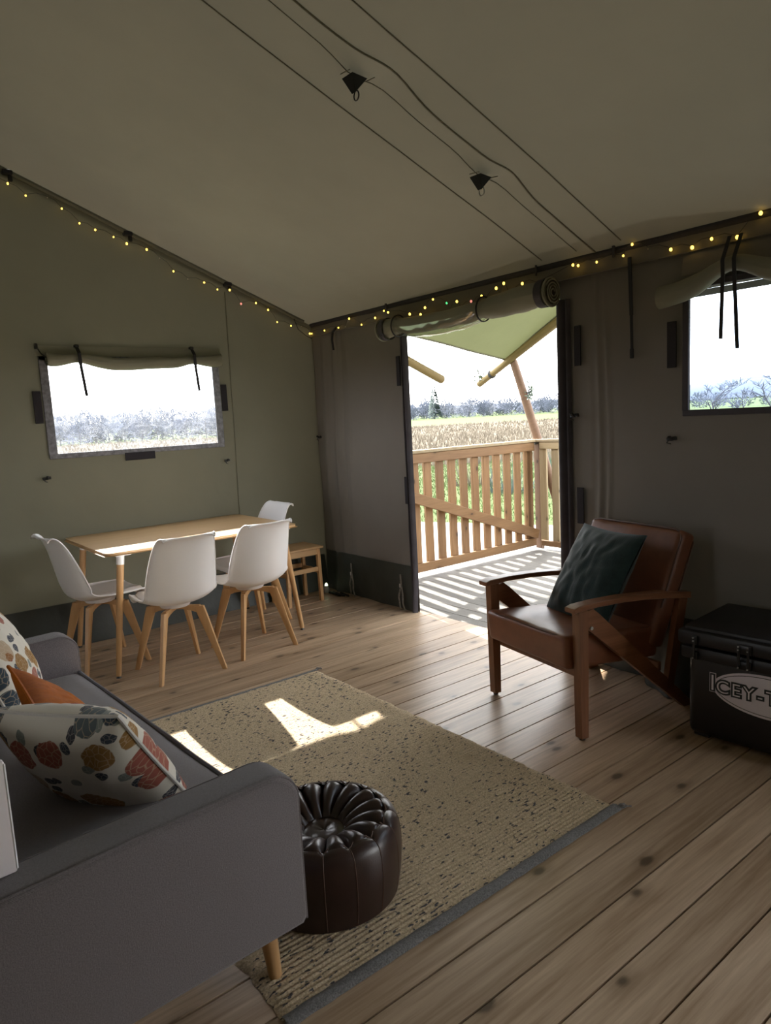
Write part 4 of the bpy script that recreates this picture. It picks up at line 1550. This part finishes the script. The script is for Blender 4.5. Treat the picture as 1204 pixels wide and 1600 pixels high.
for lx in (0.045, 0.245, 0.445):
    g = G()
    g.box((lx, -0.034, 0.448), (0.060 if lx > 0.1 else 0.026, 0.016, 0.040), 0.005, None, 2)
    g.box((lx, -0.030, 0.380), (0.052 if lx > 0.1 else 0.024, 0.016, 0.036), 0.005, None, 2)
    lt = g.build('latch', M['black_plastic'], cb)
    for dx in ((-0.018, 0.018) if lx > 0.1 else (0.0,)):
        G().beam((lx + dx, -0.046, 0.462), (lx + dx, -0.044, 0.372), 0.010, 0.006, 0.002, (0, 1, 0)).build('latch_strap', M['black_plastic'], lt)
        for zz in (0.462, 0.448, 0.374):
            G().tube([(lx + dx, -0.048, zz), (lx + dx, -0.053, zz)], 0.0035, 8).build('screw', M['steel'], lt)
g = G()
g.tube([(-0.02, 0.10, 0.40), (-0.055, 0.12, 0.37), (-0.055, 0.30, 0.37), (-0.02, 0.32, 0.40)], 0.009, 8)
g.build('side_handle', M['black_plastic'], cb)
bd = G()
ell = [(0.325 + 0.218 * math.cos(a), 0.256 + 0.090 * math.sin(a)) for a in np.linspace(0, 2 * PI, 56, endpoint=False)]
MF = Matrix(((1, 0, 0, 0), (0, 0, 1, 0), (0, 1, 0, 0), (0, 0, 0, 1)))
bd.prism(ell, 0.004, Matrix.Translation((0, -0.001, 0)) @ MF)
badge = bd.build('badge', M['logo_plate'], cb, angle=30)
G().tube([(0.325 + 0.206 * math.cos(a), -0.003, 0.256 + 0.079 * math.sin(a)) for a in np.linspace(0, 2 * PI, 64, endpoint=False)], 0.0014, 5, closed=True).build('badge_line', M['logo_line'], badge)
for off, yy_, mm in ((0.0095, -0.0030, 'logo_plate'), (0.0062, -0.0045, 'logo_line'), (-0.0010, -0.0060, 'logo_face')):
    for txt, x_, size in (('I', 0.096, 0.098), ('CEY-TEK', 0.122, 0.078)):
        cu = bpy.data.curves.new('lettering', 'FONT')
        cu.body = txt
        cu.size = size
        cu.offset = off if txt != 'I' else off * 0.9
        cu.extrude = 0.0008
        cu.space_character = 1.18
        cu.materials.append(M[mm])
        o = bpy.data.objects.new('lettering', cu)
        COL.objects.link(o)
        o.parent = badge
        o.location = (x_, yy_, 0.236 if txt == 'I' else 0.232)
        o.rotation_euler = (PI / 2, 0, 0)
        bpy.context.view_layer.update()
        me = bpy.data.meshes.new_from_object(o.evaluated_get(bpy.context.evaluated_depsgraph_get()))
        lt_ = bpy.data.objects.new('lettering', me)
        COL.objects.link(lt_)
        lt_.parent = badge
        lt_.location = o.location
        lt_.rotation_euler = o.rotation_euler
        bpy.data.objects.remove(o)
        bpy.data.curves.remove(cu)
        lt_.name = 'lettering'

# ------------------------------------------------------------------ fairy lights
BL = [(1.096, 3.017), (1.192, 2.959), (1.32, 2.965), (1.401, 2.908), (1.503, 2.829), (1.601, 2.798), (1.718, 2.765), (1.804, 2.73), (1.941, 2.705), (2.029, 2.654), (2.123, 2.572), (2.227, 2.526), (2.353, 2.51), (2.455, 2.467), (2.555, 2.469), (2.642, 2.372), (2.771, 2.385), (2.875, 2.338), (2.949, 2.247), (3.075, 2.222), (3.172, 2.221), (3.272, 2.166)]
BB = [(-5.031, 2.164), (-4.814, 2.162), (-4.618, 2.159), (-4.523, 2.156), (-4.47, 2.208), (-4.318, 2.143), (-4.149, 2.169), (-3.956, 2.187), (-3.91, 2.17), (-3.681, 2.126), (-3.572, 2.108), (-3.526, 2.145), (-3.446, 2.185), (-3.321, 2.143), (-3.293, 2.095), (-3.229, 2.138), (-3.198, 2.09), (-3.107, 2.12), (-3.1, 2.102), (-3.019, 2.138), (-2.998, 2.103), (-2.9, 2.162), (-2.872, 2.112), (-2.841, 2.179), (-2.798, 2.097), (-2.704, 2.154), (-2.598, 2.136), (-2.412, 2.204), (-2.379, 2.195), (-2.264, 2.19), (-2.108, 2.19), (-2.058, 2.234), (-1.972, 2.195), (-1.854, 2.167), (-1.749, 2.154), (-1.658, 2.172), (-1.543, 2.154), (-1.445, 2.231)]
fx = thing('fairy_lights', 'string of tiny warm fairy lights running along the gable and the eave', 'fairy lights', (0, 0, 0))
pts = [Vector((XL + 0.055, 0.2, 3.33))]
bulbs = []
for i, (y, z) in enumerate(BL):
    p = Vector((XL + 0.04, y, z))
    pts += [Vector((XL + 0.045, (pts[-1].y + y) / 2, (pts[-1].z + z) / 2 + 0.012)), p]
    bulbs.append((p, i not in (2, 9, 11, 20)))
pts.append(Vector((XL + 0.06, YB - 0.06, 2.17)))
for i, (x, z) in enumerate(BB):
    yo = YB - (0.055 if not -4.0 < x < -2.5 else 0.125)
    p = Vector((x, yo, z))
    pts += [Vector(((pts[-1].x + x) / 2, yo, (pts[-1].z + z) / 2 + 0.012)), p]
    bulbs.append((p, i not in (3, 16, 18, 26, 32)))
for k in range(5):
    x = -1.25 + 0.17 * k
    pts += [Vector((x - 0.08, YB - 0.05, 2.21)), Vector((x, YB - 0.05, 2.19))]
    bulbs.append((pts[-1], True))
G().tube(pts, 0.0016, 4, caps=False).build('wire', M['wire'], fx)
g = G()
bm = bmesh.new()
bmesh.ops.create_icosphere(bm, subdivisions=2, radius=0.0070)
bm.verts.index_update()
me_v, me_f = [v.co[:] for v in bm.verts], [[v.index for v in f.verts] for f in bm.faces]
bm.free()
bulb_me = {}
for nm in ('bulb_warm', 'bulb_dim', 'bulb_green', 'bulb_pink'):
    bulb_me[nm] = G().add(me_v, me_f).mesh('bulb', M[nm], True, 180)
for i, (p, on) in enumerate(bulbs):
    nm = 'bulb_warm' if on else 'bulb_dim'
    if i == 22 + 13:
        nm = 'bulb_green'
    if i in (22 + 17, 22 + 20, 15):
        nm = 'bulb_pink'
    s = random.uniform(0.75, 1.15) * (0.7 if nm == 'bulb_dim' else 1)
    place('bulb', bulb_me[nm], fx, p - Vector((0, 0, 0.008)), (0, 0, 0), (s, s, s * 1.2))

# ------------------------------------------------------------------ deck and railings
DXL, DYF = -4.90, 5.86
deck = G().box(((DXL + 0.6) / 2, (YB + 0.04 + DYF) / 2, -0.16), (0.6 - DXL, DYF - YB - 0.06, 0.16), 0).build('deck', M['subfloor'], kind='structure')
g = G()
W, L = 0.140, 0.6 - DXL
prof = [(-W / 2, -0.028), (-W / 2, -0.002)]
nrib = 11
for q in range(nrib):
    a = -W / 2 + 0.004 + (W - 0.008) * q / nrib
    b = (W - 0.008) / nrib
    prof += [(a, 0.0), (a + b * 0.55, 0.0), (a + b * 0.62, -0.003), (a + b * 0.93, -0.003)]
prof += [(W / 2 - 0.004, 0.0), (W / 2, -0.002), (W / 2, -0.028)]
vs, fs = [], []
for x in (-L / 2, L / 2):
    vs += [(x, y, z) for y, z in prof]
n = len(prof)
fs = [(i, i + 1, n + i + 1, n + i) for i in range(n - 1)] + [tuple(range(n - 1, -1, -1)), tuple(range(n, 2 * n))]
deck_me = g.add(vs, [f[::-1] for f in fs]).mesh('deck_board', M['deck'], False)
y = YB + 0.115
while y + W / 2 < DYF + 0.02:
    place('deck_board', deck_me, deck, ((DXL + 0.6) / 2, y, -0.022))
    y += 0.1455

RXL, RYF = -4.82, 5.80
r1 = thing('deck_railing', 'brown timber railing with a diagonal brace on the left side of the deck', 'railing', (RXL, 0, 0))
YA, YZ = 3.42, 5.74
G().box((0, (YA + RYF) / 2 + 0.02, 1.117), (0.10, RYF - YA + 0.05, 0.028), 0.004).build('handrail', M['rail_pale_h'], r1, angle=30)
G().box((0.022, (YA + YZ) / 2, 1.058), (0.032, YZ - YA, 0.088), 0.004).build('top_rail', M['rail_wood_h'], r1, angle=30)
G().box((0.022, (YA + YZ) / 2, 0.058), (0.034, YZ - YA, 0.080), 0.004).build('bottom_rail', M['rail_wood_h'], r1, angle=30)
bal = G().box((0, 0, 0.565), (0.028, 0.088, 1.03), 0.003).mesh('baluster', M['rail_wood'], True, 30)
for k in range(-4, 11):
    place('baluster', bal, r1, (-0.008, 4.128 + 0.1538 * k, 0))
place('baluster', bal, r1, (-0.008, 5.70, 0))
G().beam((0.055, 3.5, 0.905), (0.055, 5.745, 0.140), 0.030, 0.098, 0.004).build('brace', M['rail_wood_h'], r1, angle=30)
G().box((0.0, YA - 0.02, 0.54), (0.09, 0.09, 1.12), 0.006).build('post', M['rail_wood'], r1, angle=30)

r2 = thing('deck_railing', 'paler timber railing along the outer front edge of the deck', 'railing', (0, RYF, 0))
X2 = 0.4
G().box(((RXL + X2) / 2 + 0.03, 0.0, 1.117), (X2 - RXL - 0.04, 0.10, 0.028), 0.004).build('handrail', M['rail_pale_h'], r2, angle=30)
G().box(((RXL + X2) / 2 + 0.05, -0.022, 1.066), (X2 - RXL - 0.06, 0.030, 0.07), 0.004).build('top_rail', M['rail_pale_h'], r2, angle=30)
G().box(((RXL + X2) / 2 + 0.05, -0.022, 0.048), (X2 - RXL - 0.06, 0.034, 0.060), 0.004).build('bottom_rail', M['rail_wood_h'], r2, angle=30)
bal2 = G().box((0, 0, 0.555), (0.085, 0.028, 1.02), 0.003).mesh('baluster', M['rail_pale'], True, 30)
k = 0
while RXL + 0.10 + 0.1538 * k < X2:
    place('baluster', bal2, r2, (RXL + 0.10 + 0.1538 * k, 0.004, 0))
    k += 1
G().box((RXL, 0.045, 0.53), (0.075, 0.06, 1.13), 0.006).build('post', M['pole_brown'], r2, angle=30)

# ------------------------------------------------------------------ porch canopy, roof overhang and poles
RX = -3.28


def porch_z(x, y):
    s = x + 5.146 if x < RX else (2 * RX - x) + 5.146
    return 1.985 + 0.53 * s - 0.165 * (y - 5.75)


can = thing('porch_canopy', 'green canvas porch canopy over the deck, seen through the doorway', 'canopy', (RX, 4.6, 0))


def can_pt(u, v):
    x = -5.16 + (2 * RX + 2 * 5.16) * u
    y = 3.36 + 2.40 * v
    s = 0.05 * math.sin(PI * v) * math.sin(PI * min(1, 2 * min(u, 1 - u)))
    yy = y + 0.02 * math.sin(PI * v)
    return (x - RX, yy - 4.6, porch_z(x, yy) - s * 0.5 + 0.012 * nz(x * 2.2, y * 1.7, 3) + 0.006 * nz(x * 9, y * 2.0, 1))


g = G()
g.grid(64, 40, can_pt)
g.build('canopy_sheet', M['canvas_porch'], can, angle=180)
G().tube([can_pt(u, 1) for u in np.linspace(0, 1, 60)], 0.010, 6).build('front_hem', M['canvas_wall'], can)
G().tube([can_pt(0, v) for v in np.linspace(0, 1, 30)], 0.010, 6).build('side_hem', M['canvas_wall'], can)
oh = G()
oh.grid(30, 6, lambda u, v: (-2.44 + 4.7 * u, YB + 0.03 + 0.47 * v, 2.222 - SLOPE * 0.47 * v + 0.004 * nz(u * 20, v)))
oh.grid(30, 3, lambda u, v: (-2.44 + 4.7 * u, YB + 0.50 + 0.004 * v, 2.222 - SLOPE * 0.47 - 0.035 * v))
tag(oh.build('roof_overhang', M['canvas_wall'], angle=60), 'canvas edge of the tent roof outside the mesh window', 'roof edge')


def pole(name, label, cat, a, b, ra, rb_, mat_, group=None):
    a, b = Vector(a), Vector(b)
    t = thing(name, label, cat, a, 0, group)
    t.rotation_mode = 'QUATERNION'
    t.rotation_quaternion = (b - a).to_track_quat('Y', 'Z')
    Lp = (b - a).length
    g = G()
    vs, fs, seg_, n_ = [], [], 16, 24
    rows = [(0.0, 0.86), (0.012, 1.0)] + [(0.012 + (Lp - 0.024) * i / (n_ - 1), 1.0) for i in range(1, n_ - 1)] + [(Lp - 0.012, 1.0), (Lp, 0.86)]
    for y_, s_ in rows:
        r_ = (ra + (rb_ - ra) * y_ / Lp) * s_ * (1 + 0.05 * nz(y_ * 3, Lp))
        for k_ in range(seg_):
            a_ = 2 * PI * k_ / seg_
            rr = r_ * (1 + 0.04 * nz(math.cos(a_), math.sin(a_), y_ * 2))
            vs.append((rr * math.cos(a_) + 0.008 * nz(y_ * 1.3, 5), y_, rr * math.sin(a_)))
    for i in range(len(rows) - 1):
        fs += [(i * seg_ + k_, (i + 1) * seg_ + k_, (i + 1) * seg_ + (k_ + 1) % seg_, i * seg_ + (k_ + 1) % seg_) for k_ in range(seg_)]
    fs += [tuple(range(seg_)), tuple((len(rows) - 1) * seg_ + k_ for k_ in range(seg_ - 1, -1, -1))]
    g.add(vs, [f[::-1] for f in fs])
    g.build('shaft', mat_, t, angle=50)
    return t


def rope_tie(parent, y_, r_, n_=3):
    g = G()
    for q in range(n_):
        g.tube([(r_ * math.cos(a) , y_ + 0.012 * q + 0.004 * math.sin(a * 2), r_ * math.sin(a)) for a in np.linspace(0, 2 * PI, 20, endpoint=False)], 0.0055, 5, closed=True)
    g.build('rope_tie', M['rope'], parent)


pole('rafter_pole', 'round wooden pole end poking out at the upper left of the doorway view', 'pole', (-5.0, 3.40, 2.31), (-5.0, 4.685, 1.762), 0.040, 0.040, M['pole'], 'porch poles')
rp = pole('rafter_pole', 'round wooden pole rising to the right under the porch canopy', 'pole', (-5.565, 5.76, 1.742), (-3.30, 5.76, 2.855), 0.036, 0.050, M['pole'], 'porch poles')
rope_tie(rp, 0.21, 0.043)
pp = pole('porch_post', 'leaning round wooden post standing outside the railing under the canopy corner', 'post', (-4.335, 5.98, -0.50), (-5.09, 5.80, 1.96), 0.048, 0.042, M['pole_brown'])
rope_tie(pp, 1.66, 0.052)


def sprig(label, loc, n_, seed, s=0.10):
    random.seed(seed)
    t = thing('leafy_sprig', label, 'sprig', loc, 0)
    st_, lv = G(), G()
    for i in range(n_):
        d = Vector((random.gauss(0, 1), random.gauss(0, 1), random.gauss(0, 1))).normalized() * random.uniform(0.4, 1) * s
        st_.tube([(0, 0, 0), d * 0.6 + Vector((0, 0, 0.01)), d], 0.0025, 4)
        for q in range(4):
            p = d * random.uniform(0.5, 1.0)
            e = Vector((random.gauss(0, 1), random.gauss(0, 1), random.gauss(0, 1))).normalized()
            f = e.orthogonal().normalized()
            lv.add([p, p + e * 0.02 + f * 0.009, p + e * 0.042, p + e * 0.02 - f * 0.009], [(0, 1, 2, 3)])
    st_.build('stem', M['bark'], t)
    lv.build('leaf_cluster', M['leaf'], t, False, kind='stuff')
    return t


sprig('small leafy sprig on the end of the rising pole', (-5.53, 5.74, 1.83), 9, 3, 0.09)
sprig('leafy sprig hanging on the side of the leaning post', (-4.925, 5.83, 1.62), 16, 4, 0.11)
random.seed(11)

# ------------------------------------------------------------------ land outside
g = G()
GN = 80


def gpt(u, v):
    r = 2.0 * (700 / 2.0) ** v if v > 0 else 0.0
    a = 2 * PI * u
    x, y = r * math.cos(a), r * math.sin(a)
    z = 0.0
    if r > 12:
        z += 0.22 * nz(x * 0.05, y * 0.05) * min(1, (r - 12) / 30)
    if r > 90:
        z += (r - 90) * 0.004
    return (x, y, z)


g.grid(96, 50, gpt, wrap=True, flip=False)
g.build('ground', M['ground'], angle=180, loc=(0, 0, -0.5), kind='structure')
# gravel track crossing beyond the deck
g = G()
A0, A1, B0, B1 = Vector((-16.5, 5.2, 0)), Vector((2.0, 13.6, 0)), Vector((-13.9, 1.9, 0)), Vector((2.6, 9.6, 0))


def track(u, v):
    p = A0.lerp(A1, u).lerp(B0.lerp(B1, u), v)
    e = 0.15 * nz(u * 14, v)
    return (p.x + e * 0.3, p.y + e, -0.5 + 0.035 * math.sin(PI * v) ** 0.5 + 0.004)


g.grid(50, 10, track)
g.build('path', M['gravel'], angle=180, kind='structure')


def blades(name, mat_, n_, a0, a1, r0, r1, h, w_, label, cat, skip=None):
    vs, fs = [], []
    for i in range(n_):
        a = math.radians(random.uniform(a0, a1))
        r = math.sqrt(random.uniform(r0 * r0, r1 * r1)) if r1 < 40 else r0 * (r1 / r0) ** random.random()
        x, y_ = r * math.cos(a), r * math.sin(a)
        if skip and skip(x, y_):
            continue
        q = gpt(a / (2 * PI) % 1, math.log(r / 2) / math.log(350))
        hh_ = h * random.uniform(0.5, 1.25) * (1 if r < 30 else 1.0)
        t_ = random.uniform(0, PI)
        dx, dy = w_ * math.cos(t_) * (1 + r / 25), w_ * math.sin(t_) * (1 + r / 25)
        lx, ly = random.gauss(0, 0.25) * hh_, random.gauss(0, 0.25) * hh_
        o = len(vs)
        z = q[2] - 0.51
        vs += [(x - dx, y_ - dy, z), (x + dx, y_ + dy, z), (x + lx, y_ + ly, z + hh_)]
        fs.append((o, o + 1, o + 2))
    me = bpy.data.meshes.new(name)
    me.from_pydata(vs, [], fs)
    me.materials.append(mat_)
    o = bpy.data.objects.new(name, me)
    COL.objects.link(o)
    return tag(o, label, cat, None, 'stuff')


def on_track(x, y_):
    p = Vector((x, y_, 0))
    d = (A1 - A0).normalized()
    nrm = Vector((-d.y, d.x, 0))
    a_ = (p - A0).dot(nrm)
    d2 = (B1 - B0).normalized()
    b_ = (p - B0).dot(Vector((-d2.y, d2.x, 0)))
    return a_ < 0.1 and b_ > -0.1 or (-5.2 < x < 0.8 and y_ < 6.0)


blades('grass', M['grass'], 40000, 115, 150, 6.2, 32, 0.09, 0.009, 'short green grass beyond the deck railing', 'grass', on_track)
blades('reeds', M['reed'], 30000, 112, 168, 26, 110, 0.34, 0.016, 'dry straw-coloured reeds in the field beyond the grass', 'reeds')
# rushes standing in the grass behind the railing
for i, (x, y_) in enumerate(((-11.2, 12.6), (-13.2, 13.4), (-9.4, 14.4), (-15.2, 12.2), (-11.6, 15.2))):
    vs, fs = [], []
    for k in range(140):
        a = random.uniform(0, 2 * PI)
        r = 0.5 * math.sqrt(random.random())
        px_, py_ = r * math.cos(a), r * math.sin(a)
        o = len(vs)
        h_ = random.uniform(0.4, 0.9)
        t_ = random.uniform(0, PI)
        vs += [(px_ - 0.012 * math.cos(t_), py_ - 0.012 * math.sin(t_), 0), (px_ + 0.012 * math.cos(t_), py_ + 0.012 * math.sin(t_), 0), (px_ * 1.7, py_ * 1.7, h_)]
        fs.append((o, o + 1, o + 2))
    me = bpy.data.meshes.new('rush_clump')
    me.from_pydata(vs, [], fs)
    me.materials.append(M['reed'] if i % 2 else M['conifer'])
    o = bpy.data.objects.new('rush_clump', me)
    COL.objects.link(o)
    o.location = (x, y_, -0.5)
    tag(o, 'clump of rushes in the grass behind the deck railing', 'rushes', 'rush clumps behind the railing')

# hills: long ridges with real depth
for nm, r, h, a0, a1, sd in (('hill', 430, 7.5, 55, 190, 1.0), ('hill', 620, 11.5, 55, 190, 4.0)):
    g = G()

    def hp(u, v):
        a = math.radians(a0 + (a1 - a0) * u)
        rr = r + 120 * v
        hh_ = h * (0.62 + 0.75 * nz(u * 4 + sd, sd) + 0.10 * nz(u * 25, sd)) + 2.0
        hh_ *= 0.85 + 0.55 * math.exp(-((math.degrees(a) - 113) / 12) ** 2)
        return (rr * math.cos(a), rr * math.sin(a), 0.6 + hh_ * math.sin(PI * min(1, v * 0.98 + 0.01)) ** 0.7)
    g.grid(160, 14, hp)
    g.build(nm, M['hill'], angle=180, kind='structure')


def bare_tree(seed, h, spread, levels, twig_r):
    rnd = random.Random(seed)
    g_ = G()

    def branch(p, d, ln, r, lev):
        q = p + d * ln * 0.5 + Vector((rnd.gauss(0, 0.04), rnd.gauss(0, 0.04), 0.02)) * ln
        e = q + (d + Vector((rnd.gauss(0, 0.16), rnd.gauss(0, 0.16), 0.08))).normalized() * ln * 0.5
        g_.tube([p, q, e], [r, r * 0.8, r * 0.55], 4 if lev < 2 else 3, caps=False, mi=0 if lev < 2 else 1)
        if lev >= levels:
            return
        for k_ in range(rnd.choice((3, 4)) if lev else 5):
            a_ = rnd.uniform(0, 2 * PI)
            dd = (d * rnd.uniform(0.5, 1.0) + Vector((math.cos(a_), math.sin(a_), rnd.uniform(-0.1, 0.5))) * spread).normalized()
            st_ = p.lerp(e, rnd.uniform(0.45, 1.0))
            branch(st_, dd, ln * rnd.uniform(0.55, 0.8), max(r * 0.55, twig_r), lev + 1)
    branch(Vector((0, 0, -0.2)), Vector((0, 0, 1)), h * 0.42, h * 0.022, 0)
    return g_


def far_tree(seed, h, wid):
    """Winter tree at a distance: trunk with limbs, and a crown of short twigs down to the hedge foot."""
    rnd = random.Random(seed)
    tr_, cr = G(), G()
    tr_.tube([(0, 0, -0.3), (0.02 * h, 0, h * 0.35), (0, 0.02 * h, h * 0.7)], [h * 0.020, h * 0.014, h * 0.005], 5, caps=False)
    for k_ in range(520):
        a_, b_ = rnd.uniform(0, 2 * PI), math.acos(rnd.uniform(-1, 1))
        rr = rnd.random() ** 0.40
        p = Vector((wid * rr * math.sin(b_) * math.cos(a_), wid * rr * math.sin(b_) * math.sin(a_), h * 0.46 + h * 0.50 * rr * math.cos(b_)))
        d = (p - Vector((0, 0, h * 0.1))).normalized() * h * rnd.uniform(0.06, 0.12)
        s_ = d.orthogonal().normalized() * h * rnd.uniform(0.012, 0.032)
        cr.add([p - d * 0.5 - s_, p - d * 0.5 + s_, p + d * 0.6], [(0, 1, 2)])
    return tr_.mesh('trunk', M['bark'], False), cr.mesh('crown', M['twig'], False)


far_me = [far_tree(s, 6.5, w_) for s, w_ in ((1, 2.6), (2, 3.4), (3, 3.0), (4, 3.9))]
rt = random.Random(5)
far_w = {m_[0].name: w_ for m_, w_ in zip(far_me, (2.6, 3.4, 3.0, 3.9))}
DOOR_T = ('bare grey tree in the far treeline seen through the doorway', 'far treeline trees beyond the doorway')
LEFT_T = ('bare grey tree in the hazy treeline seen through the left window', 'treeline trees beyond the left window')
RIGHT_T = ('small bare tree far behind the mesh window', 'far trees beyond the mesh window')
rows_ = [(r_, 13, 124.5, 144.5, 0.60 + 0.07 * i_, 0.80 + 0.09 * i_, DOOR_T) for i_, r_ in enumerate((198, 207, 216, 226, 236))] + \
        [(r_, 8, 152.5, 170.5, 0.62 + 0.06 * i_, 0.80 + 0.08 * i_, LEFT_T) for i_, r_ in enumerate((112, 119, 127, 135, 143))] + \
        [(150, 8, 108, 120, 0.35, 0.6, RIGHT_T)]
for r, n_, a0, a1, s0, s1, (lb, gp) in rows_:
    off_ = rt.random()
    for i in range(n_):
        a = math.radians(a0 + (a1 - a0) * (i + off_ + rt.uniform(-0.10, 0.10)) / n_)
        rr = r + rt.uniform(-1, 1)
        tme, cme = far_me[rt.randrange(4)]
        o = place('far_tree', tme, None, (rr * math.cos(a), rr * math.sin(a), -0.5 + max(0, rr - 90) * 0.004 - 0.2), (0, 0, rt.uniform(0, 6)))
        s = rt.uniform(s0, s1)
        q_ = min(1.0, 2.75 / (far_w[tme.name] * s))
        o.scale = (s * q_, s * q_, s)
        tag(o, lb, 'tree', gp)
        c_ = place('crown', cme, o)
        c_['kind'] = 'stuff'
g = G()
rc = random.Random(3)
g.tube([(0, 0, -0.3), (0, 0, 9.3)], [0.16, 0.03], 6)
for k in range(420):
    v = rc.random() ** 0.8
    z = 1.2 + 8.2 * v
    rr = 1.9 * (1 - v) ** 0.8 + 0.15
    a = rc.uniform(0, 2 * PI)
    e = Vector((rr * math.cos(a), rr * math.sin(a), z - 0.35 * rr))
    s = Vector((-math.sin(a), math.cos(a), 0)) * 0.16
    g.add([(0.1 * math.cos(a), 0.1 * math.sin(a), z), e + s, e - s + Vector((0, 0, 0.2))], [(0, 1, 2)])
o = g.build('conifer_tree', M['conifer'], smooth=False, loc=(-0.7385 * 196, 0.6745 * 196, -0.2))
tag(o, 'tall dark conifer rising out of the treeline near the left door edge', 'tree')

for lab, (dx, dy), dist, h, sd in (('bare branching tree in the left part of the mesh window view', (-0.452, 0.892), 58, 4.6, 21),
                                   ('taller bare branching tree at the right edge of the mesh window view', (-0.392, 0.92), 52, 5.2, 22),
                                   ('bare bushy tree low between the two trees in the mesh window view', (-0.422, 0.906), 64, 3.3, 23)):
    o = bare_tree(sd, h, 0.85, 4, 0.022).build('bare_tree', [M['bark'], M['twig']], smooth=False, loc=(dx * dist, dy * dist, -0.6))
    tag(o, lab, 'tree')
